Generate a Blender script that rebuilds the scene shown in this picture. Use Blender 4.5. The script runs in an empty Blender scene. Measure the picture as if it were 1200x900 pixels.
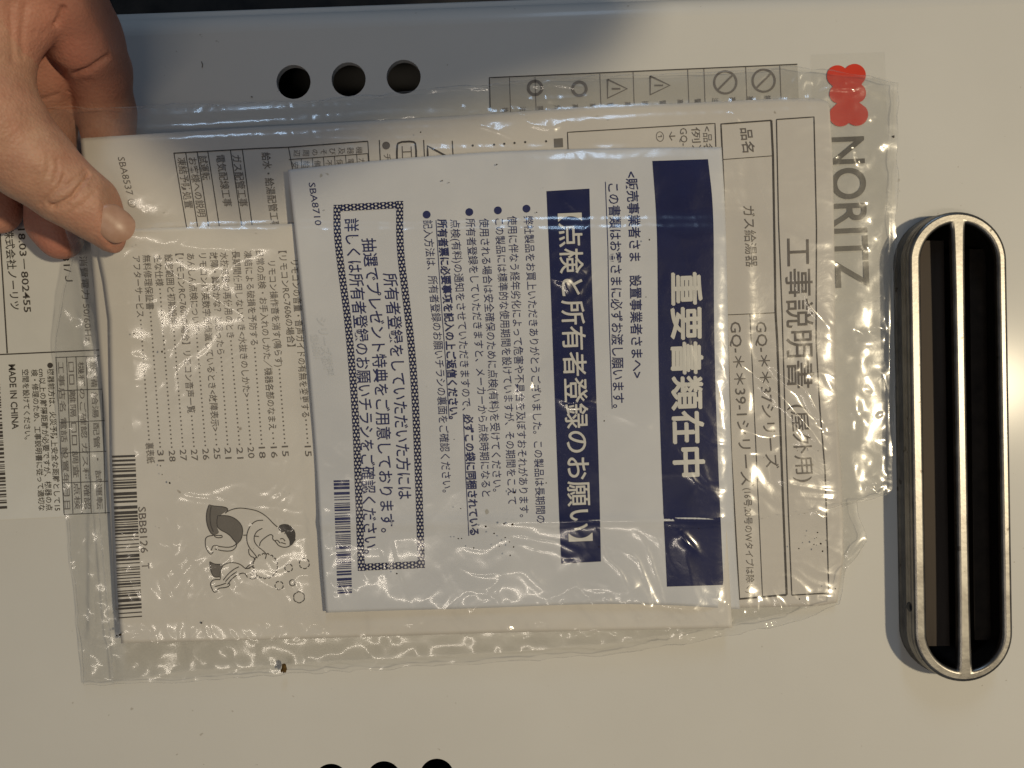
import bpy, bmesh, math, random
import numpy as np
from mathutils import Vector
from mathutils.bvhtree import BVHTree

random.seed(7)
rng = np.random.default_rng(7)
scn = bpy.context.scene
COL = scn.collection

# ------------------------------------------------------------------ camera
D = 0.330            # lens height above the heater's front panel (m)
K = 0.0003375        # metres on the panel per photograph pixel
cam = bpy.data.cameras.new('camera')
cam.sensor_width = 36.0
cam.lens = 36.0 * D / (1200 * K)
cam.clip_start = 0.005
cam.clip_end = 20.0
camo = bpy.data.objects.new('camera', cam)
camo.location = (0, 0, D)
COL.objects.link(camo)
scn.camera = camo

# ------------------------------------------------------------------ light
w = bpy.data.worlds.new('World')
scn.world = w
w.use_nodes = True
bg = w.node_tree.nodes['Background']
bg.inputs[0].default_value = (0.62, 0.70, 0.85, 1)
bg.inputs[1].default_value = 0.085

def area_lamp(name, loc, target, size, power, colour, shape='DISK', size_y=None):
    l = bpy.data.lights.new(name, 'AREA')
    l.shape = shape
    l.size = size
    if size_y:
        l.size_y = size_y
    l.energy = power
    l.color = colour
    o = bpy.data.objects.new(name, l)
    o.location = loc
    o.rotation_euler = (Vector(target) - Vector(loc)).to_track_quat('-Z', 'Y').to_euler()
    COL.objects.link(o)
    return o

# warm strip light of the room, off to the right
area_lamp('strip_light', (1.28, 0.0, 1.9), (0, 0, 0), 0.11, 29.0, (1.0, 0.84, 0.57), 'RECTANGLE', 0.08)
# added weak strip light behind the photographer, placed for glints on the film
area_lamp('glint_strip', (-0.30, -0.72, 2.2), (-0.30, 0, 0), 1.35, 6.0, (1.0, 0.87, 0.71), 'RECTANGLE', 0.08)
# cool daylight from a window beyond the top edge of the heater
area_lamp('window_light', (0.16, 1.75, 1.15), (0, 0, 0), 0.24, 5.0, (0.52, 0.73, 1.0), 'RECTANGLE', 0.6)

scn.view_settings.view_transform = 'Standard'
scn.view_settings.look = 'None'
scn.view_settings.exposure = 0.0
scn.view_settings.gamma = 1.0
scn.cycles.max_bounces = 6
scn.cycles.diffuse_bounces = 3
scn.cycles.glossy_bounces = 3
scn.cycles.transparent_max_bounces = 24
scn.cycles.caustics_reflective = False
scn.cycles.caustics_refractive = False
scn.cycles.sample_clamp_indirect = 4.0
scn.cycles.use_denoising = True

# ------------------------------------------------------------------ helpers
def P(px, py, z):
    """point at height z (m) that stands over the given photograph pixel"""
    f = 1 - z / D
    return ((px - 600) * K * f, (450 - py) * K * f, z)

def Pn(px, py, z):
    px, py, z = np.asarray(px, float), np.asarray(py, float), np.asarray(z, float)
    f = 1 - z / D
    return np.stack(np.broadcast_arrays((px - 600) * K * f, (450 - py) * K * f, z), -1)

def mesh_obj(name, verts, faces, mat, parent=None, smooth=False, kind=None):
    m = bpy.data.meshes.new(name)
    m.from_pydata([tuple(map(float, v)) for v in verts], [], [tuple(map(int, f)) for f in faces])
    m.update()
    if smooth:
        m.polygons.foreach_set('use_smooth', [True] * len(m.polygons))
    m.materials.append(mat)
    o = bpy.data.objects.new(name, m)
    COL.objects.link(o)
    o.parent = parent
    if kind:
        o['kind'] = kind
    return o

def thing(name, label, cat):
    o = bpy.data.objects.new(name, None)
    o.empty_display_size = 0.02
    COL.objects.link(o)
    o['label'] = label
    o['category'] = cat
    return o

def pinterp(pts):
    """polyline [(y, x)...] -> function of y (linear)"""
    a = np.array(pts, float)
    return lambda y: np.interp(y, a[:, 0], a[:, 1])

def smooth_poly(pts, it=2, closed=False):
    p = np.array(pts, float)
    for _ in range(it):
        q = []
        n = len(p)
        rngi = range(n) if closed else range(n - 1)
        if not closed:
            q.append(p[0])
        for i in rngi:
            a, b = p[i], p[(i + 1) % n]
            q += [a * .75 + b * .25, a * .25 + b * .75]
        if not closed:
            q.append(p[-1])
        p = np.array(q)
    return p

def arclen_sample(pts, t):
    p = np.array(pts, float)
    s = np.r_[0, np.cumsum(np.linalg.norm(np.diff(p, axis=0), axis=1))]
    s /= s[-1]
    return np.stack([np.interp(t, s, p[:, i]) for i in range(p.shape[1])], -1)

def coons(left, right, top, bottom, nx, ny):
    """left/right run top->bottom, top/bottom run left->right, pixels; returns (ny+1, nx+1, 2)"""
    s = np.linspace(0, 1, nx + 1)
    t = np.linspace(0, 1, ny + 1)
    L = arclen_sample(left, t)[:, None]
    R = arclen_sample(right, t)[:, None]
    T = arclen_sample(top, s)[None]
    B = arclen_sample(bottom, s)[None]
    S = s[None, :, None]
    Tt = t[:, None, None]
    ruled1 = L * (1 - S) + R * S
    ruled2 = T * (1 - Tt) + B * Tt
    bil = (T[:, :1] * (1 - S) * (1 - Tt) + T[:, -1:] * S * (1 - Tt) + B[:, :1] * (1 - S) * Tt + B[:, -1:] * S * Tt)
    return ruled1 + ruled2 - bil

def grid_faces(nx, ny, off=0):
    i = np.arange(ny)[:, None] * (nx + 1) + np.arange(nx)[None] + off
    i = i.ravel()
    return np.stack([i, i + nx + 1, i + nx + 2, i + 1], -1)

def vnoise(x, y, seed=0):
    xi, yi = np.floor(x).astype(int), np.floor(y).astype(int)
    xf, yf = x - xi, y - yi
    xf = xf * xf * xf * (xf * (xf * 6 - 15) + 10)
    yf = yf * yf * yf * (yf * (yf * 6 - 15) + 10)
    def h(a, b):
        n = (a * 374761393 + b * 668265263 + seed * 1442695041) & 0xffffffff
        n = ((n ^ (n >> 13)) * 1274126177) & 0xffffffff
        return ((n ^ (n >> 16)) & 0xffff) / 65535.0
    return (h(xi, yi) * (1 - xf) * (1 - yf) + h(xi + 1, yi) * xf * (1 - yf) +
            h(xi, yi + 1) * (1 - xf) * yf + h(xi + 1, yi + 1) * xf * yf) * 2 - 1

def bump(px, py, cx, cy, sx, sy):
    return np.exp(-((px - cx) / sx) ** 2 - ((py - cy) / sy) ** 2)

# ------------------------------------------------------------------ materials
def newmat(name):
    m = bpy.data.materials.new(name)
    m.use_nodes = True
    nt = m.node_tree
    return m, nt, nt.nodes['Principled BSDF']

def N(nt, typ, **kw):
    n = nt.nodes.new(typ)
    for k, v in kw.items():
        if k in n.inputs.keys():
            n.inputs[k].default_value = v
        else:
            setattr(n, k, v)
    return n

def mat_plain(name, col, rough=.6, spec=.3, metal=0.0):
    m, nt, b = newmat(name)
    b.inputs['Base Color'].default_value = (*col, 1)
    b.inputs['Roughness'].default_value = rough
    b.inputs['Specular IOR Level'].default_value = spec
    b.inputs['Metallic'].default_value = metal
    return m

def mat_noise(name, c0, c1, scale=40, rough=(.4, .6), spec=.3, metal=0.0, bumps=0.0, bscale=300, detail=6, stretch=None, speck=None):
    m, nt, b = newmat(name)
    tc = N(nt, 'ShaderNodeTexCoord')
    src = tc.outputs['Object']
    if stretch:
        mp = N(nt, 'ShaderNodeMapping')
        mp.inputs['Scale'].default_value = stretch
        nt.links.new(src, mp.inputs[0])
        src = mp.outputs[0]
    n = N(nt, 'ShaderNodeTexNoise', Scale=scale, Detail=detail, Roughness=.6)
    nt.links.new(src, n.inputs['Vector'])
    r = N(nt, 'ShaderNodeValToRGB')
    r.color_ramp.elements[0].position = .3
    r.color_ramp.elements[1].position = .7
    r.color_ramp.elements[0].color = (*c0, 1)
    r.color_ramp.elements[1].color = (*c1, 1)
    nt.links.new(n.outputs[0], r.inputs[0])
    col = r.outputs[0]
    if speck:
        n3 = N(nt, 'ShaderNodeTexNoise', Scale=speck[0], Detail=2)
        nt.links.new(src, n3.inputs['Vector'])
        r3 = N(nt, 'ShaderNodeValToRGB')
        r3.color_ramp.elements[0].position = speck[1]
        r3.color_ramp.elements[1].position = speck[1] + .03
        r3.color_ramp.elements[0].color = (0, 0, 0, 1)
        r3.color_ramp.elements[1].color = (1, 1, 1, 1)
        nt.links.new(n3.outputs[0], r3.inputs[0])
        mx = N(nt, 'ShaderNodeMix', data_type='RGBA')
        nt.links.new(r3.outputs[0], mx.inputs[0])
        nt.links.new(col, mx.inputs[6])
        mx.inputs[7].default_value = (*speck[2], 1)
        col = mx.outputs[2]
    nt.links.new(col, b.inputs['Base Color'])
    mr = N(nt, 'ShaderNodeMapRange')
    mr.inputs['To Min'].default_value = rough[0]
    mr.inputs['To Max'].default_value = rough[1]
    nt.links.new(n.outputs[0], mr.inputs[0])
    nt.links.new(mr.outputs[0], b.inputs['Roughness'])
    b.inputs['Specular IOR Level'].default_value = spec
    b.inputs['Metallic'].default_value = metal
    if bumps:
        n2 = N(nt, 'ShaderNodeTexNoise', Scale=bscale, Detail=4)
        nt.links.new(src, n2.inputs['Vector'])
        bp = N(nt, 'ShaderNodeBump', Strength=bumps, Distance=.0003)
        nt.links.new(n2.outputs[0], bp.inputs['Height'])
        nt.links.new(bp.outputs[0], b.inputs['Normal'])
    return m

M_panel = mat_noise('panel_paint', (.575, .565, .535), (.625, .615, .585), 7, (.46, .56), .28, bumps=.08, bscale=900, speck=(330, .745, (.44, .42, .38)))
b_ = M_panel.node_tree.nodes['Principled BSDF']
b_.inputs['Coat Weight'].default_value = .16
b_.inputs['Coat Roughness'].default_value = .17
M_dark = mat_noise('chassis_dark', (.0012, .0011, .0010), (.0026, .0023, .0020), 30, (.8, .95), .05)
M_floor = mat_noise('floor_dark', (.006, .006, .006), (.028, .025, .022), 90, (.5, .8), .3, bumps=.5, bscale=150)
M_steel = mat_noise('stainless_steel', (.17, .16, .15), (.29, .28, .26), 120, (.30, .46), .5, 1.0, .10, 700, speck=(260, .70, (.12, .11, .10)))
M_darkmetal = mat_noise('dark_metal', (.012, .009, .007), (.030, .022, .016), 160, (.5, .8), .3, .3)
M_brown = mat_noise('brown_metal', (.022, .017, .014), (.055, .043, .035), 110, (.45, .7), .3, .4, .2, 300, stretch=(1, .12, 1))
M_hole = mat_plain('hole_black', (.006, .008, .014), .25, .5)
M_sticker = mat_noise('sticker_paper', (.60, .60, .58), (.65, .65, .63), 40, (.35, .45), .35)
M_paperA = mat_noise('booklet_paper_grey', (.575, .545, .51), (.64, .61, .57), 30, (.6, .75), .2, bumps=.12, bscale=500, speck=(150, .76, (.36, .33, .28)))
M_paperB = mat_noise('booklet_paper_warm', (.635, .605, .565), (.71, .68, .635), 26, (.6, .75), .2, bumps=.12, bscale=420, speck=(130, .74, (.34, .30, .25)))
M_paperW = mat_noise('notice_paper_white', (.565, .58, .62), (.65, .66, .69), 22, (.55, .7), .15, bumps=.10, bscale=300, speck=(170, .77, (.40, .39, .37)))
M_ink = mat_plain('ink_black', (.066, .059, .055), .6, .2)
M_inkg = mat_plain('ink_grey', (.150, .134, .124), .6, .2)
M_inkl = mat_plain('ink_faint', (.22, .20, .18), .6, .2)
M_grey = mat_plain('ink_mid_grey', (.17, .155, .14), .6, .2)
M_navy = mat_noise('ink_navy', (.003, .007, .058), (.006, .011, .078), 60, (.55, .65), .12)
M_navyl = mat_plain('ink_navy_text', (.014, .020, .105), .55, .2)
M_pale = mat_plain('print_white', (.62, .61, .58), .5, .3)
M_ghost = mat_plain('print_show_through', (.565, .585, .625), .6, .2)
M_red = mat_noise('logo_red', (.58, .028, .008), (.66, .036, .010), 60, (.35, .45), .35)
M_logo = mat_plain('logo_black', (.10, .092, .082), .4, .35)
M_dirt = mat_noise('dirt', (.010, .007, .004), (.06, .035, .012), 400, (.7, .9), .2)
M_caster = mat_plain('caster_black', (.02, .02, .022), .4, .4)  # black for the added unseen shadow caster

def mat_film(name, haze, tint, rough, bstr, bscale, refl=.085):
    """thin clear polythene: see-through, a Fresnel sheen and a little milky scatter"""
    m, nt, b = newmat(name)
    nt.nodes.remove(b)
    out = nt.nodes['Material Output']
    tr = N(nt, 'ShaderNodeBsdfTransparent')
    tr.inputs[0].default_value = (*tint, 1)
    df = N(nt, 'ShaderNodeBsdfDiffuse')
    df.inputs[0].default_value = (.80, .80, .80, 1)
    tl = N(nt, 'ShaderNodeBsdfTranslucent')
    tl.inputs[0].default_value = (.80, .80, .80, 1)
    a0 = N(nt, 'ShaderNodeMixShader')
    a0.inputs[0].default_value = .4
    nt.links.new(df.outputs[0], a0.inputs[1])
    nt.links.new(tl.outputs[0], a0.inputs[2])
    a1 = N(nt, 'ShaderNodeMixShader')
    tc = N(nt, 'ShaderNodeTexCoord')
    n0 = N(nt, 'ShaderNodeTexNoise', Scale=38, Detail=5, Roughness=.65)
    nt.links.new(tc.outputs['Object'], n0.inputs['Vector'])
    mr = N(nt, 'ShaderNodeMapRange')
    mr.inputs['From Min'].default_value = .35
    mr.inputs['From Max'].default_value = .75
    mr.inputs['To Min'].default_value = haze * .6
    mr.inputs['To Max'].default_value = haze * 1.9
    nt.links.new(n0.outputs[0], mr.inputs[0])
    nt.links.new(mr.outputs[0], a1.inputs[0])
    nt.links.new(tr.outputs[0], a1.inputs[1])
    nt.links.new(a0.outputs[0], a1.inputs[2])
    gl = N(nt, 'ShaderNodeBsdfGlossy')
    gl.inputs['Roughness'].default_value = rough
    gl.inputs['Color'].default_value = (1, 1, 1, 1)
    lw = N(nt, 'ShaderNodeLayerWeight', Blend=.5)
    pw = N(nt, 'ShaderNodeMath', operation='POWER')
    pw.inputs[1].default_value = 4.0
    nt.links.new(lw.outputs['Facing'], pw.inputs[0])
    fr = N(nt, 'ShaderNodeMath', operation='MULTIPLY_ADD')
    fr.inputs[1].default_value = .80
    fr.inputs[2].default_value = refl
    nt.links.new(pw.outputs[0], fr.inputs[0])
    mx = N(nt, 'ShaderNodeMixShader')
    nt.links.new(fr.outputs[0], mx.inputs[0])
    nt.links.new(a1.outputs[0], mx.inputs[1])
    nt.links.new(gl.outputs[0], mx.inputs[2])
    n2 = N(nt, 'ShaderNodeTexNoise', Scale=bscale, Detail=3, Distortion=.8)
    nt.links.new(tc.outputs['Object'], n2.inputs['Vector'])
    bp = N(nt, 'ShaderNodeBump', Strength=bstr, Distance=.0004)
    nt.links.new(n2.outputs[0], bp.inputs['Height'])
    nt.links.new(bp.outputs[0], gl.inputs['Normal'])
    gs = N(nt, 'ShaderNodeBsdfGlossy')
    gs.inputs['Roughness'].default_value = rough * .42
    gm = N(nt, 'ShaderNodeMixShader')
    gm.inputs[0].default_value = .6
    nt.links.new(gl.outputs[0], gm.inputs[1])
    nt.links.new(gs.outputs[0], gm.inputs[2])
    nt.links.new(gm.outputs[0], mx.inputs[2])
    nt.links.new(mx.outputs[0], out.inputs[0])
    return m

M_film = mat_film('clear_film', .012, (.992, .992, .988), .24, .2, 260, .055)
M_filmb = mat_film('clear_film_back', .075, (.99, .99, .985), .24, .2, 200, .055)
M_decal = mat_film('clear_decal', .004, (.998, .998, .997), .25, .05, 200, .012)
M_seam = mat_film('heat_seam', .22, (.92, .92, .92), .22, .6, 700)

def mat_skin():
    m, nt, b = newmat('skin')
    tc = N(nt, 'ShaderNodeTexCoord')
    n = N(nt, 'ShaderNodeTexNoise', Scale=110, Detail=8, Roughness=.72)
    nt.links.new(tc.outputs['Object'], n.inputs['Vector'])
    r = N(nt, 'ShaderNodeValToRGB')
    r.color_ramp.elements[0].position = .3
    r.color_ramp.elements[1].position = .72
    r.color_ramp.elements[0].color = (.39, .205, .140, 1)
    r.color_ramp.elements[1].color = (.55, .330, .230, 1)
    nt.links.new(n.outputs[0], r.inputs[0])
    at = N(nt, 'ShaderNodeAttribute', attribute_name='blush')
    mx = N(nt, 'ShaderNodeMix', data_type='RGBA')
    nt.links.new(at.outputs['Fac'], mx.inputs[0])
    nt.links.new(r.outputs[0], mx.inputs[6])
    mx.inputs[7].default_value = (.46, .165, .120, 1)
    nb = N(nt, 'ShaderNodeTexNoise', Scale=42, Detail=4, Roughness=.6)
    nt.links.new(tc.outputs['Object'], nb.inputs['Vector'])
    rb_ = N(nt, 'ShaderNodeMapRange')
    rb_.inputs['From Min'].default_value = .42
    rb_.inputs['From Max'].default_value = .70
    rb_.inputs['To Max'].default_value = .55
    nt.links.new(nb.outputs[0], rb_.inputs[0])
    m2 = N(nt, 'ShaderNodeMix', data_type='RGBA')
    nt.links.new(rb_.outputs[0], m2.inputs[0])
    nt.links.new(mx.outputs[2], m2.inputs[6])
    m2.inputs[7].default_value = (.50, .215, .150, 1)
    nt.links.new(m2.outputs[2], b.inputs['Base Color'])
    b.inputs['Roughness'].default_value = .53
    b.inputs['Specular IOR Level'].default_value = .35
    b.inputs['Subsurface Weight'].default_value = .12
    b.inputs['Subsurface Radius'].default_value = (1.0, .35, .18)
    b.inputs['Subsurface Scale'].default_value = .0018
    v = N(nt, 'ShaderNodeTexVoronoi', Scale=900)
    nt.links.new(tc.outputs['Object'], v.inputs['Vector'])
    n2 = N(nt, 'ShaderNodeTexNoise', Scale=420, Detail=5)
    nt.links.new(tc.outputs['Object'], n2.inputs['Vector'])
    ad = N(nt, 'ShaderNodeMath', operation='ADD')
    nt.links.new(v.outputs['Distance'], ad.inputs[0])
    nt.links.new(n2.outputs[0], ad.inputs[1])
    bp = N(nt, 'ShaderNodeBump', Strength=.36, Distance=.0004)
    nt.links.new(ad.outputs[0], bp.inputs['Height'])
    nt.links.new(bp.outputs[0], b.inputs['Normal'])
    return m
M_skin = mat_skin()
M_nail = mat_noise('nail', (.37, .215, .150), (.47, .295, .220), 150, (.28, .45), .4, bumps=.1, bscale=500, stretch=(1, 1, 1))

# ------------------------------------------------------------------ printing
_fc = bpy.data.curves.new('lettering_source', 'FONT')
_fc.resolution_u = 2
_fo = bpy.data.objects.new('lettering_source', _fc)
COL.objects.link(_fo)

def glyphs(body, bold=0.0, spacing=1.0, res=2):
    _fc.resolution_u = res
    _fc.body = body
    _fc.offset = bold
    _fc.space_character = spacing
    bpy.context.view_layer.update()
    me = bpy.data.meshes.new_from_object(_fo.evaluated_get(bpy.context.evaluated_depsgraph_get()))
    v = np.array([p.co[:2] for p in me.vertices])
    f = [tuple(p.vertices) for p in me.polygons]
    bpy.data.meshes.remove(me)
    return v, f

zflat = lambda z: (lambda x, y: np.full(np.shape(x), z) if np.ndim(x) else z)

class Surf:
    """a printable surface: height function and horizontal warp in pixel space"""
    def __init__(self, zfn, warp=None, slope=-.042):
        self.z, self.warp, self.slope = zfn, warp, slope
    def put(self, px, py, off):
        return Pn(px, py, self.z(px, py) + off)

INK = .00014

def text(surf, body, p0, p1, size, mat, parent, bold=0.0, name='text_line', off=INK, up=1, fat=0.0):
    """rotated print: runs from p0 to p1 (pixels, centre line), glyph tops to the right"""
    v, f = glyphs(body, bold, res=5 if size > 20 else 2)
    x0, x1 = v[:, 0].min(), v[:, 0].max()
    t = (v[:, 0] - x0) / (x1 - x0)
    h = (v[:, 1] - .36) * size * 1.0
    y = p0[1] + t * (p1[1] - p0[1])
    x = p0[0] + t * (p1[0] - p0[0])
    if surf.warp is not None:
        u = (p0[0] + p1[0]) / 2
        w = surf.warp
        x = x + (w(u, y) - (1 - t) * w(u, p0[1]) - t * w(u, p1[1]))
    X = x + h * up
    Y = y + h * up * surf.slope
    if fat:
        parts = []
        for k, (a, b) in enumerate(((0, 0), (fat, 0), (-fat, 0), (0, fat), (0, -fat), (fat * .7, fat * .7), (-fat * .7, -fat * .7))):
            parts.append((surf.put(X + a, Y + b, off + k * .000008), f))
        vv, ff = merge(parts)
        return mesh_obj(name, vv, ff, mat, parent)
    return mesh_obj(name, surf.put(X, Y, off), f, mat, parent)

def htext(surf, body, p0, p1, size, mat, parent, name='text_line', off=INK):
    """vertical writing of the rotated page: glyphs stepping from p0 leftwards to p1, each turned a quarter"""
    V, F = [], []
    n = len(body)
    for i, ch in enumerate(body):
        v, f = glyphs(ch)
        c = (v.min(0) + v.max(0)) / 2
        t = i / max(1, n - 1)
        cx = p0[0] + (p1[0] - p0[0]) * t
        cy = p0[1] + (p1[1] - p0[1]) * t
        a = v - c
        o = len(V) and sum(len(q) for q in V)
        V.append(surf.put(cx + a[:, 1] * size, cy + a[:, 0] * size, off))
        F += [tuple(k + o for k in q) for q in f]
    return mesh_obj(name, np.concatenate(V), F, mat, parent)

def strip(surf, pts, wpx, mat, parent, name='ruled_line', off=INK, closed=False, step=6):
    """a printed line of given width along a pixel polyline"""
    p = np.array(pts, float)
    if closed:
        p = np.vstack([p, p[:1]])
    L = np.linalg.norm(np.diff(p, axis=0), axis=1).sum()
    if step:
        keep = [p[0]]
        for a, b in zip(p[:-1], p[1:]):
            n = max(1, int(np.linalg.norm(b - a) / step))
            keep += [a + (b - a) * (i + 1) / n for i in range(n)]
        p = np.array(keep)
    d = np.gradient(p, axis=0)
    if closed:
        d[0] = d[-1] = p[1] - p[-2]
    d /= np.maximum(np.linalg.norm(d, axis=1, keepdims=True), 1e-9)
    nrm = np.stack([-d[:, 1], d[:, 0]], -1)
    # keep mitred width at sharp corners
    seg = np.diff(p, axis=0)
    seg /= np.maximum(np.linalg.norm(seg, axis=1, keepdims=True), 1e-9)
    a = p + nrm * wpx / 2
    b = p - nrm * wpx / 2
    v = np.concatenate([surf.put(a[:, 0], a[:, 1], off), surf.put(b[:, 0], b[:, 1], off)])
    n = len(p)
    f = [(i, i + 1, n + i + 1, n + i) for i in range(n - 1)]
    return v, f

def line(surf, pts, wpx, mat, parent, name='ruled_line', off=INK, closed=False):
    v, f = strip(surf, pts, wpx, mat, parent, name, off, closed)
    return mesh_obj(name, v, f, mat, parent)

def merge(list_vf):
    V, F, o = [], [], 0
    for v, f in list_vf:
        V.append(v)
        F += [tuple(k + o for k in q) for q in f]
        o += len(v)
    return np.concatenate(V), F

def patch(surf, left, right, mat, parent, name, off=INK, nx=12, ny=60):
    """filled print area between two curves (top->bottom)"""
    g = coons(left, right, [left[0], right[0]], [left[-1], right[-1]], nx, ny).reshape(-1, 2)
    return mesh_obj(name, surf.put(g[:, 0], g[:, 1], off), grid_faces(nx, ny), mat, parent)

def fill_poly(surf, pts, mat, parent, name, off=INK):
    bm = bmesh.new()
    vs = [bm.verts.new(tuple(c)) for c in surf.put(np.array(pts)[:, 0], np.array(pts)[:, 1], off)]
    bm.faces.new(vs)
    bmesh.ops.triangulate(bm, faces=bm.faces[:])
    me = bpy.data.meshes.new(name)
    bm.to_mesh(me)
    bm.free()
    me.materials.append(mat)
    o = bpy.data.objects.new(name, me)
    COL.objects.link(o)
    o.parent = parent
    return o

def barcode(surf, a0, a1, b0, b1, mat, parent, seed, n=70):
    """bars stacked from edge a0-a1 (left,right at the top) to b0-b1"""
    r = random.Random(seed)
    ws = []
    while len(ws) < n:
        ws.append(r.choice([1, 1, 1, 2, 2, 3]))
    tot = sum(ws)
    pos, out = 0, []
    a0, a1, b0, b1 = map(lambda q: np.array(q, float), (a0, a1, b0, b1))
    for i, q in enumerate(ws):
        t0, t1 = pos / tot, (pos + q) / tot
        pos += q
        if i % 2 == 0:
            cs = np.array([a0 + (b0 - a0) * t0, a1 + (b1 - a1) * t0, a1 + (b1 - a1) * t1, a0 + (b0 - a0) * t1])
            l = np.concatenate([cs[0] + (cs[1] - cs[0]) * s for s in np.linspace(0, 1, 5)]).reshape(-1, 2)
            m = np.concatenate([cs[3] + (cs[2] - cs[3]) * s for s in np.linspace(0, 1, 5)]).reshape(-1, 2)
            v = np.concatenate([surf.put(l[:, 0], l[:, 1], INK), surf.put(m[:, 0], m[:, 1], INK)])
            out.append((v, [(k, k + 1, k + 6, k + 5) for k in range(4)]))
    v, f = merge(out)
    return mesh_obj('barcode', v, f, mat, parent)

def sheet(name, left, right, top, bottom, zfn, thick, mat, parent, step=5):
    """a sheet or booklet: top face following zfn, side walls and underside"""
    nx = int(np.linalg.norm(np.array(top[-1]) - np.array(top[0])) / step)
    ny = int(np.linalg.norm(np.array(left[-1]) - np.array(left[0])) / step)
    g = coons(left, right, top, bottom, nx, ny)
    gx, gy = g[..., 0].ravel(), g[..., 1].ravel()
    z = zfn(gx, gy)
    topv = Pn(gx, gy, z)
    botv = topv.copy()
    botv[:, 2] -= thick
    n = len(topv)
    F = [tuple(q) for q in grid_faces(nx, ny)] + [tuple(q[::-1]) for q in grid_faces(nx, ny, n)]
    idx = np.arange(n).reshape(ny + 1, nx + 1)
    ring = list(idx[0, :]) + list(idx[1:, -1]) + list(idx[-1, -2::-1]) + list(idx[-2:0:-1, 0])
    F += [(ring[i], ring[(i + 1) % len(ring)], ring[(i + 1) % len(ring)] + n, ring[i] + n) for i in range(len(ring))]
    o = mesh_obj(name, np.concatenate([topv, botv]), F, mat, parent, smooth=True)
    m = o.data
    sm = np.ones(len(m.polygons), bool)
    sm[2 * nx * ny:] = False
    m.polygons.foreach_set('use_smooth', sm)
    return o

# ------------------------------------------------------------------ floor
fl = mesh_obj('floor', [(-3, -3, -.17), (3, -3, -.17), (3, 3, -.17), (-3, 3, -.17)], [(0, 1, 2, 3)], M_floor)
fl['kind'] = 'structure'

# ------------------------------------------------------------------ water heater
heater = thing('water_heater', 'off-white painted metal water heater lying face up under the plastic bag', 'water heater')
E1 = np.array([1, -.036]); E1 /= np.linalg.norm(E1)
E2 = np.array([-E1[1], E1[0]])
PO = np.array([600., -18.])       # a point on the panel's top edge
def pan(a, b):                  # heater frame (pixels along, pixels in from the top edge)
    return PO + E1 * a + E2 * b
A0, A1, B0, B1 = -1050, 720, 0, 1010
def rect_ring(inset, z):
    c = []
    r = 16
    for (a, b, s0) in ((A0 + inset + r, B0 + inset + r, 180), (A1 - inset - r, B0 + inset + r, 270), (A1 - inset - r, B1 - inset - r, 0), (A0 + inset + r, B1 - inset - r, 90)):
        for k in range(7):
            th = math.radians(s0 + 15 * k)
            q = pan(a + r * math.cos(th), b + r * math.sin(th))
            c.append(((q[0] - 600) * K, (450 - q[1]) * K, z))
    return c
rings = []
prof = [(44, 0)]
R = 30
for k in range(1, 9):
    th = math.radians(8 * k)
    prof.append((44 - R * math.sin(th), -(R - R * math.cos(th)) * K))
e = prof[-1]
prof += [(e[0] - 2, e[1] - .0014), (e[0] - 2.6, e[1] - .0022), (e[0] - 8, e[1] - .0026), (e[0] - 11, e[1] - .0034), (e[0] - 12, e[1] - .006), (e[0] - 12, -.168)]
for d_, z_ in prof:
    rings.append(rect_ring(d_, z_))
nr = len(rings[0])
V = [v for r_ in rings for v in r_]
F = []
for i in range(len(rings) - 1):
    for j in range(nr):
        F.append((i * nr + j, i * nr + (j + 1) % nr, (i + 1) * nr + (j + 1) % nr, (i + 1) * nr + j))
eo = mesh_obj('casing', V, F, M_panel, heater, smooth=True)

def curve_mesh(name, loops, thick, ztop, mat, parent, bevel=0.0, smooth=False):
    c = bpy.data.curves.new(name, 'CURVE')
    c.dimensions = '2D'
    c.fill_mode = 'BOTH'
    c.extrude = thick / 2 - bevel
    c.bevel_depth = bevel
    c.bevel_resolution = 3
    c.offset = -bevel
    for lp in loops:
        s = c.splines.new('POLY')
        s.points.add(len(lp) - 1)
        for p_, q in zip(s.points, lp):
            p_.co = (q[0], q[1], 0, 1)
        s.use_cyclic_u = True
    tmp = bpy.data.objects.new(name, c)
    COL.objects.link(tmp)
    bpy.context.view_layer.update()
    me = bpy.data.meshes.new_from_object(tmp.evaluated_get(bpy.context.evaluated_depsgraph_get()))
    bpy.data.objects.remove(tmp)
    bpy.data.curves.remove(c)
    for v in me.vertices:
        v.co.z += ztop - thick / 2
    me.materials.clear()
    me.materials.append(mat)
    me.polygons.foreach_set('use_smooth', [smooth] * len(me.polygons))
    o = bpy.data.objects.new(name, me)
    COL.objects.link(o)
    o.parent = parent
    return o

def circ(cx, cy, r, n=40, z=0.0):
    return [P(cx + r * math.cos(2 * math.pi * i / n), cy + r * math.sin(2 * math.pi * i / n), z)[:2] for i in range(n)]

def stadium(c1, c2, r, z, n=28):
    c1, c2 = np.array(c1, float), np.array(c2, float)
    a = math.atan2(*(c2 - c1)[::-1])
    out = []
    for i in range(n + 1):
        th = a + math.pi / 2 + math.pi * i / n
        out.append(P(c1[0] + r * math.cos(th), c1[1] + r * math.sin(th), z)[:2])
    for i in range(n + 1):
        th = a - math.pi / 2 + math.pi * i / n
        out.append(P(c2[0] + r * math.cos(th), c2[1] + r * math.sin(th), z)[:2])
    return out

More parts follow.
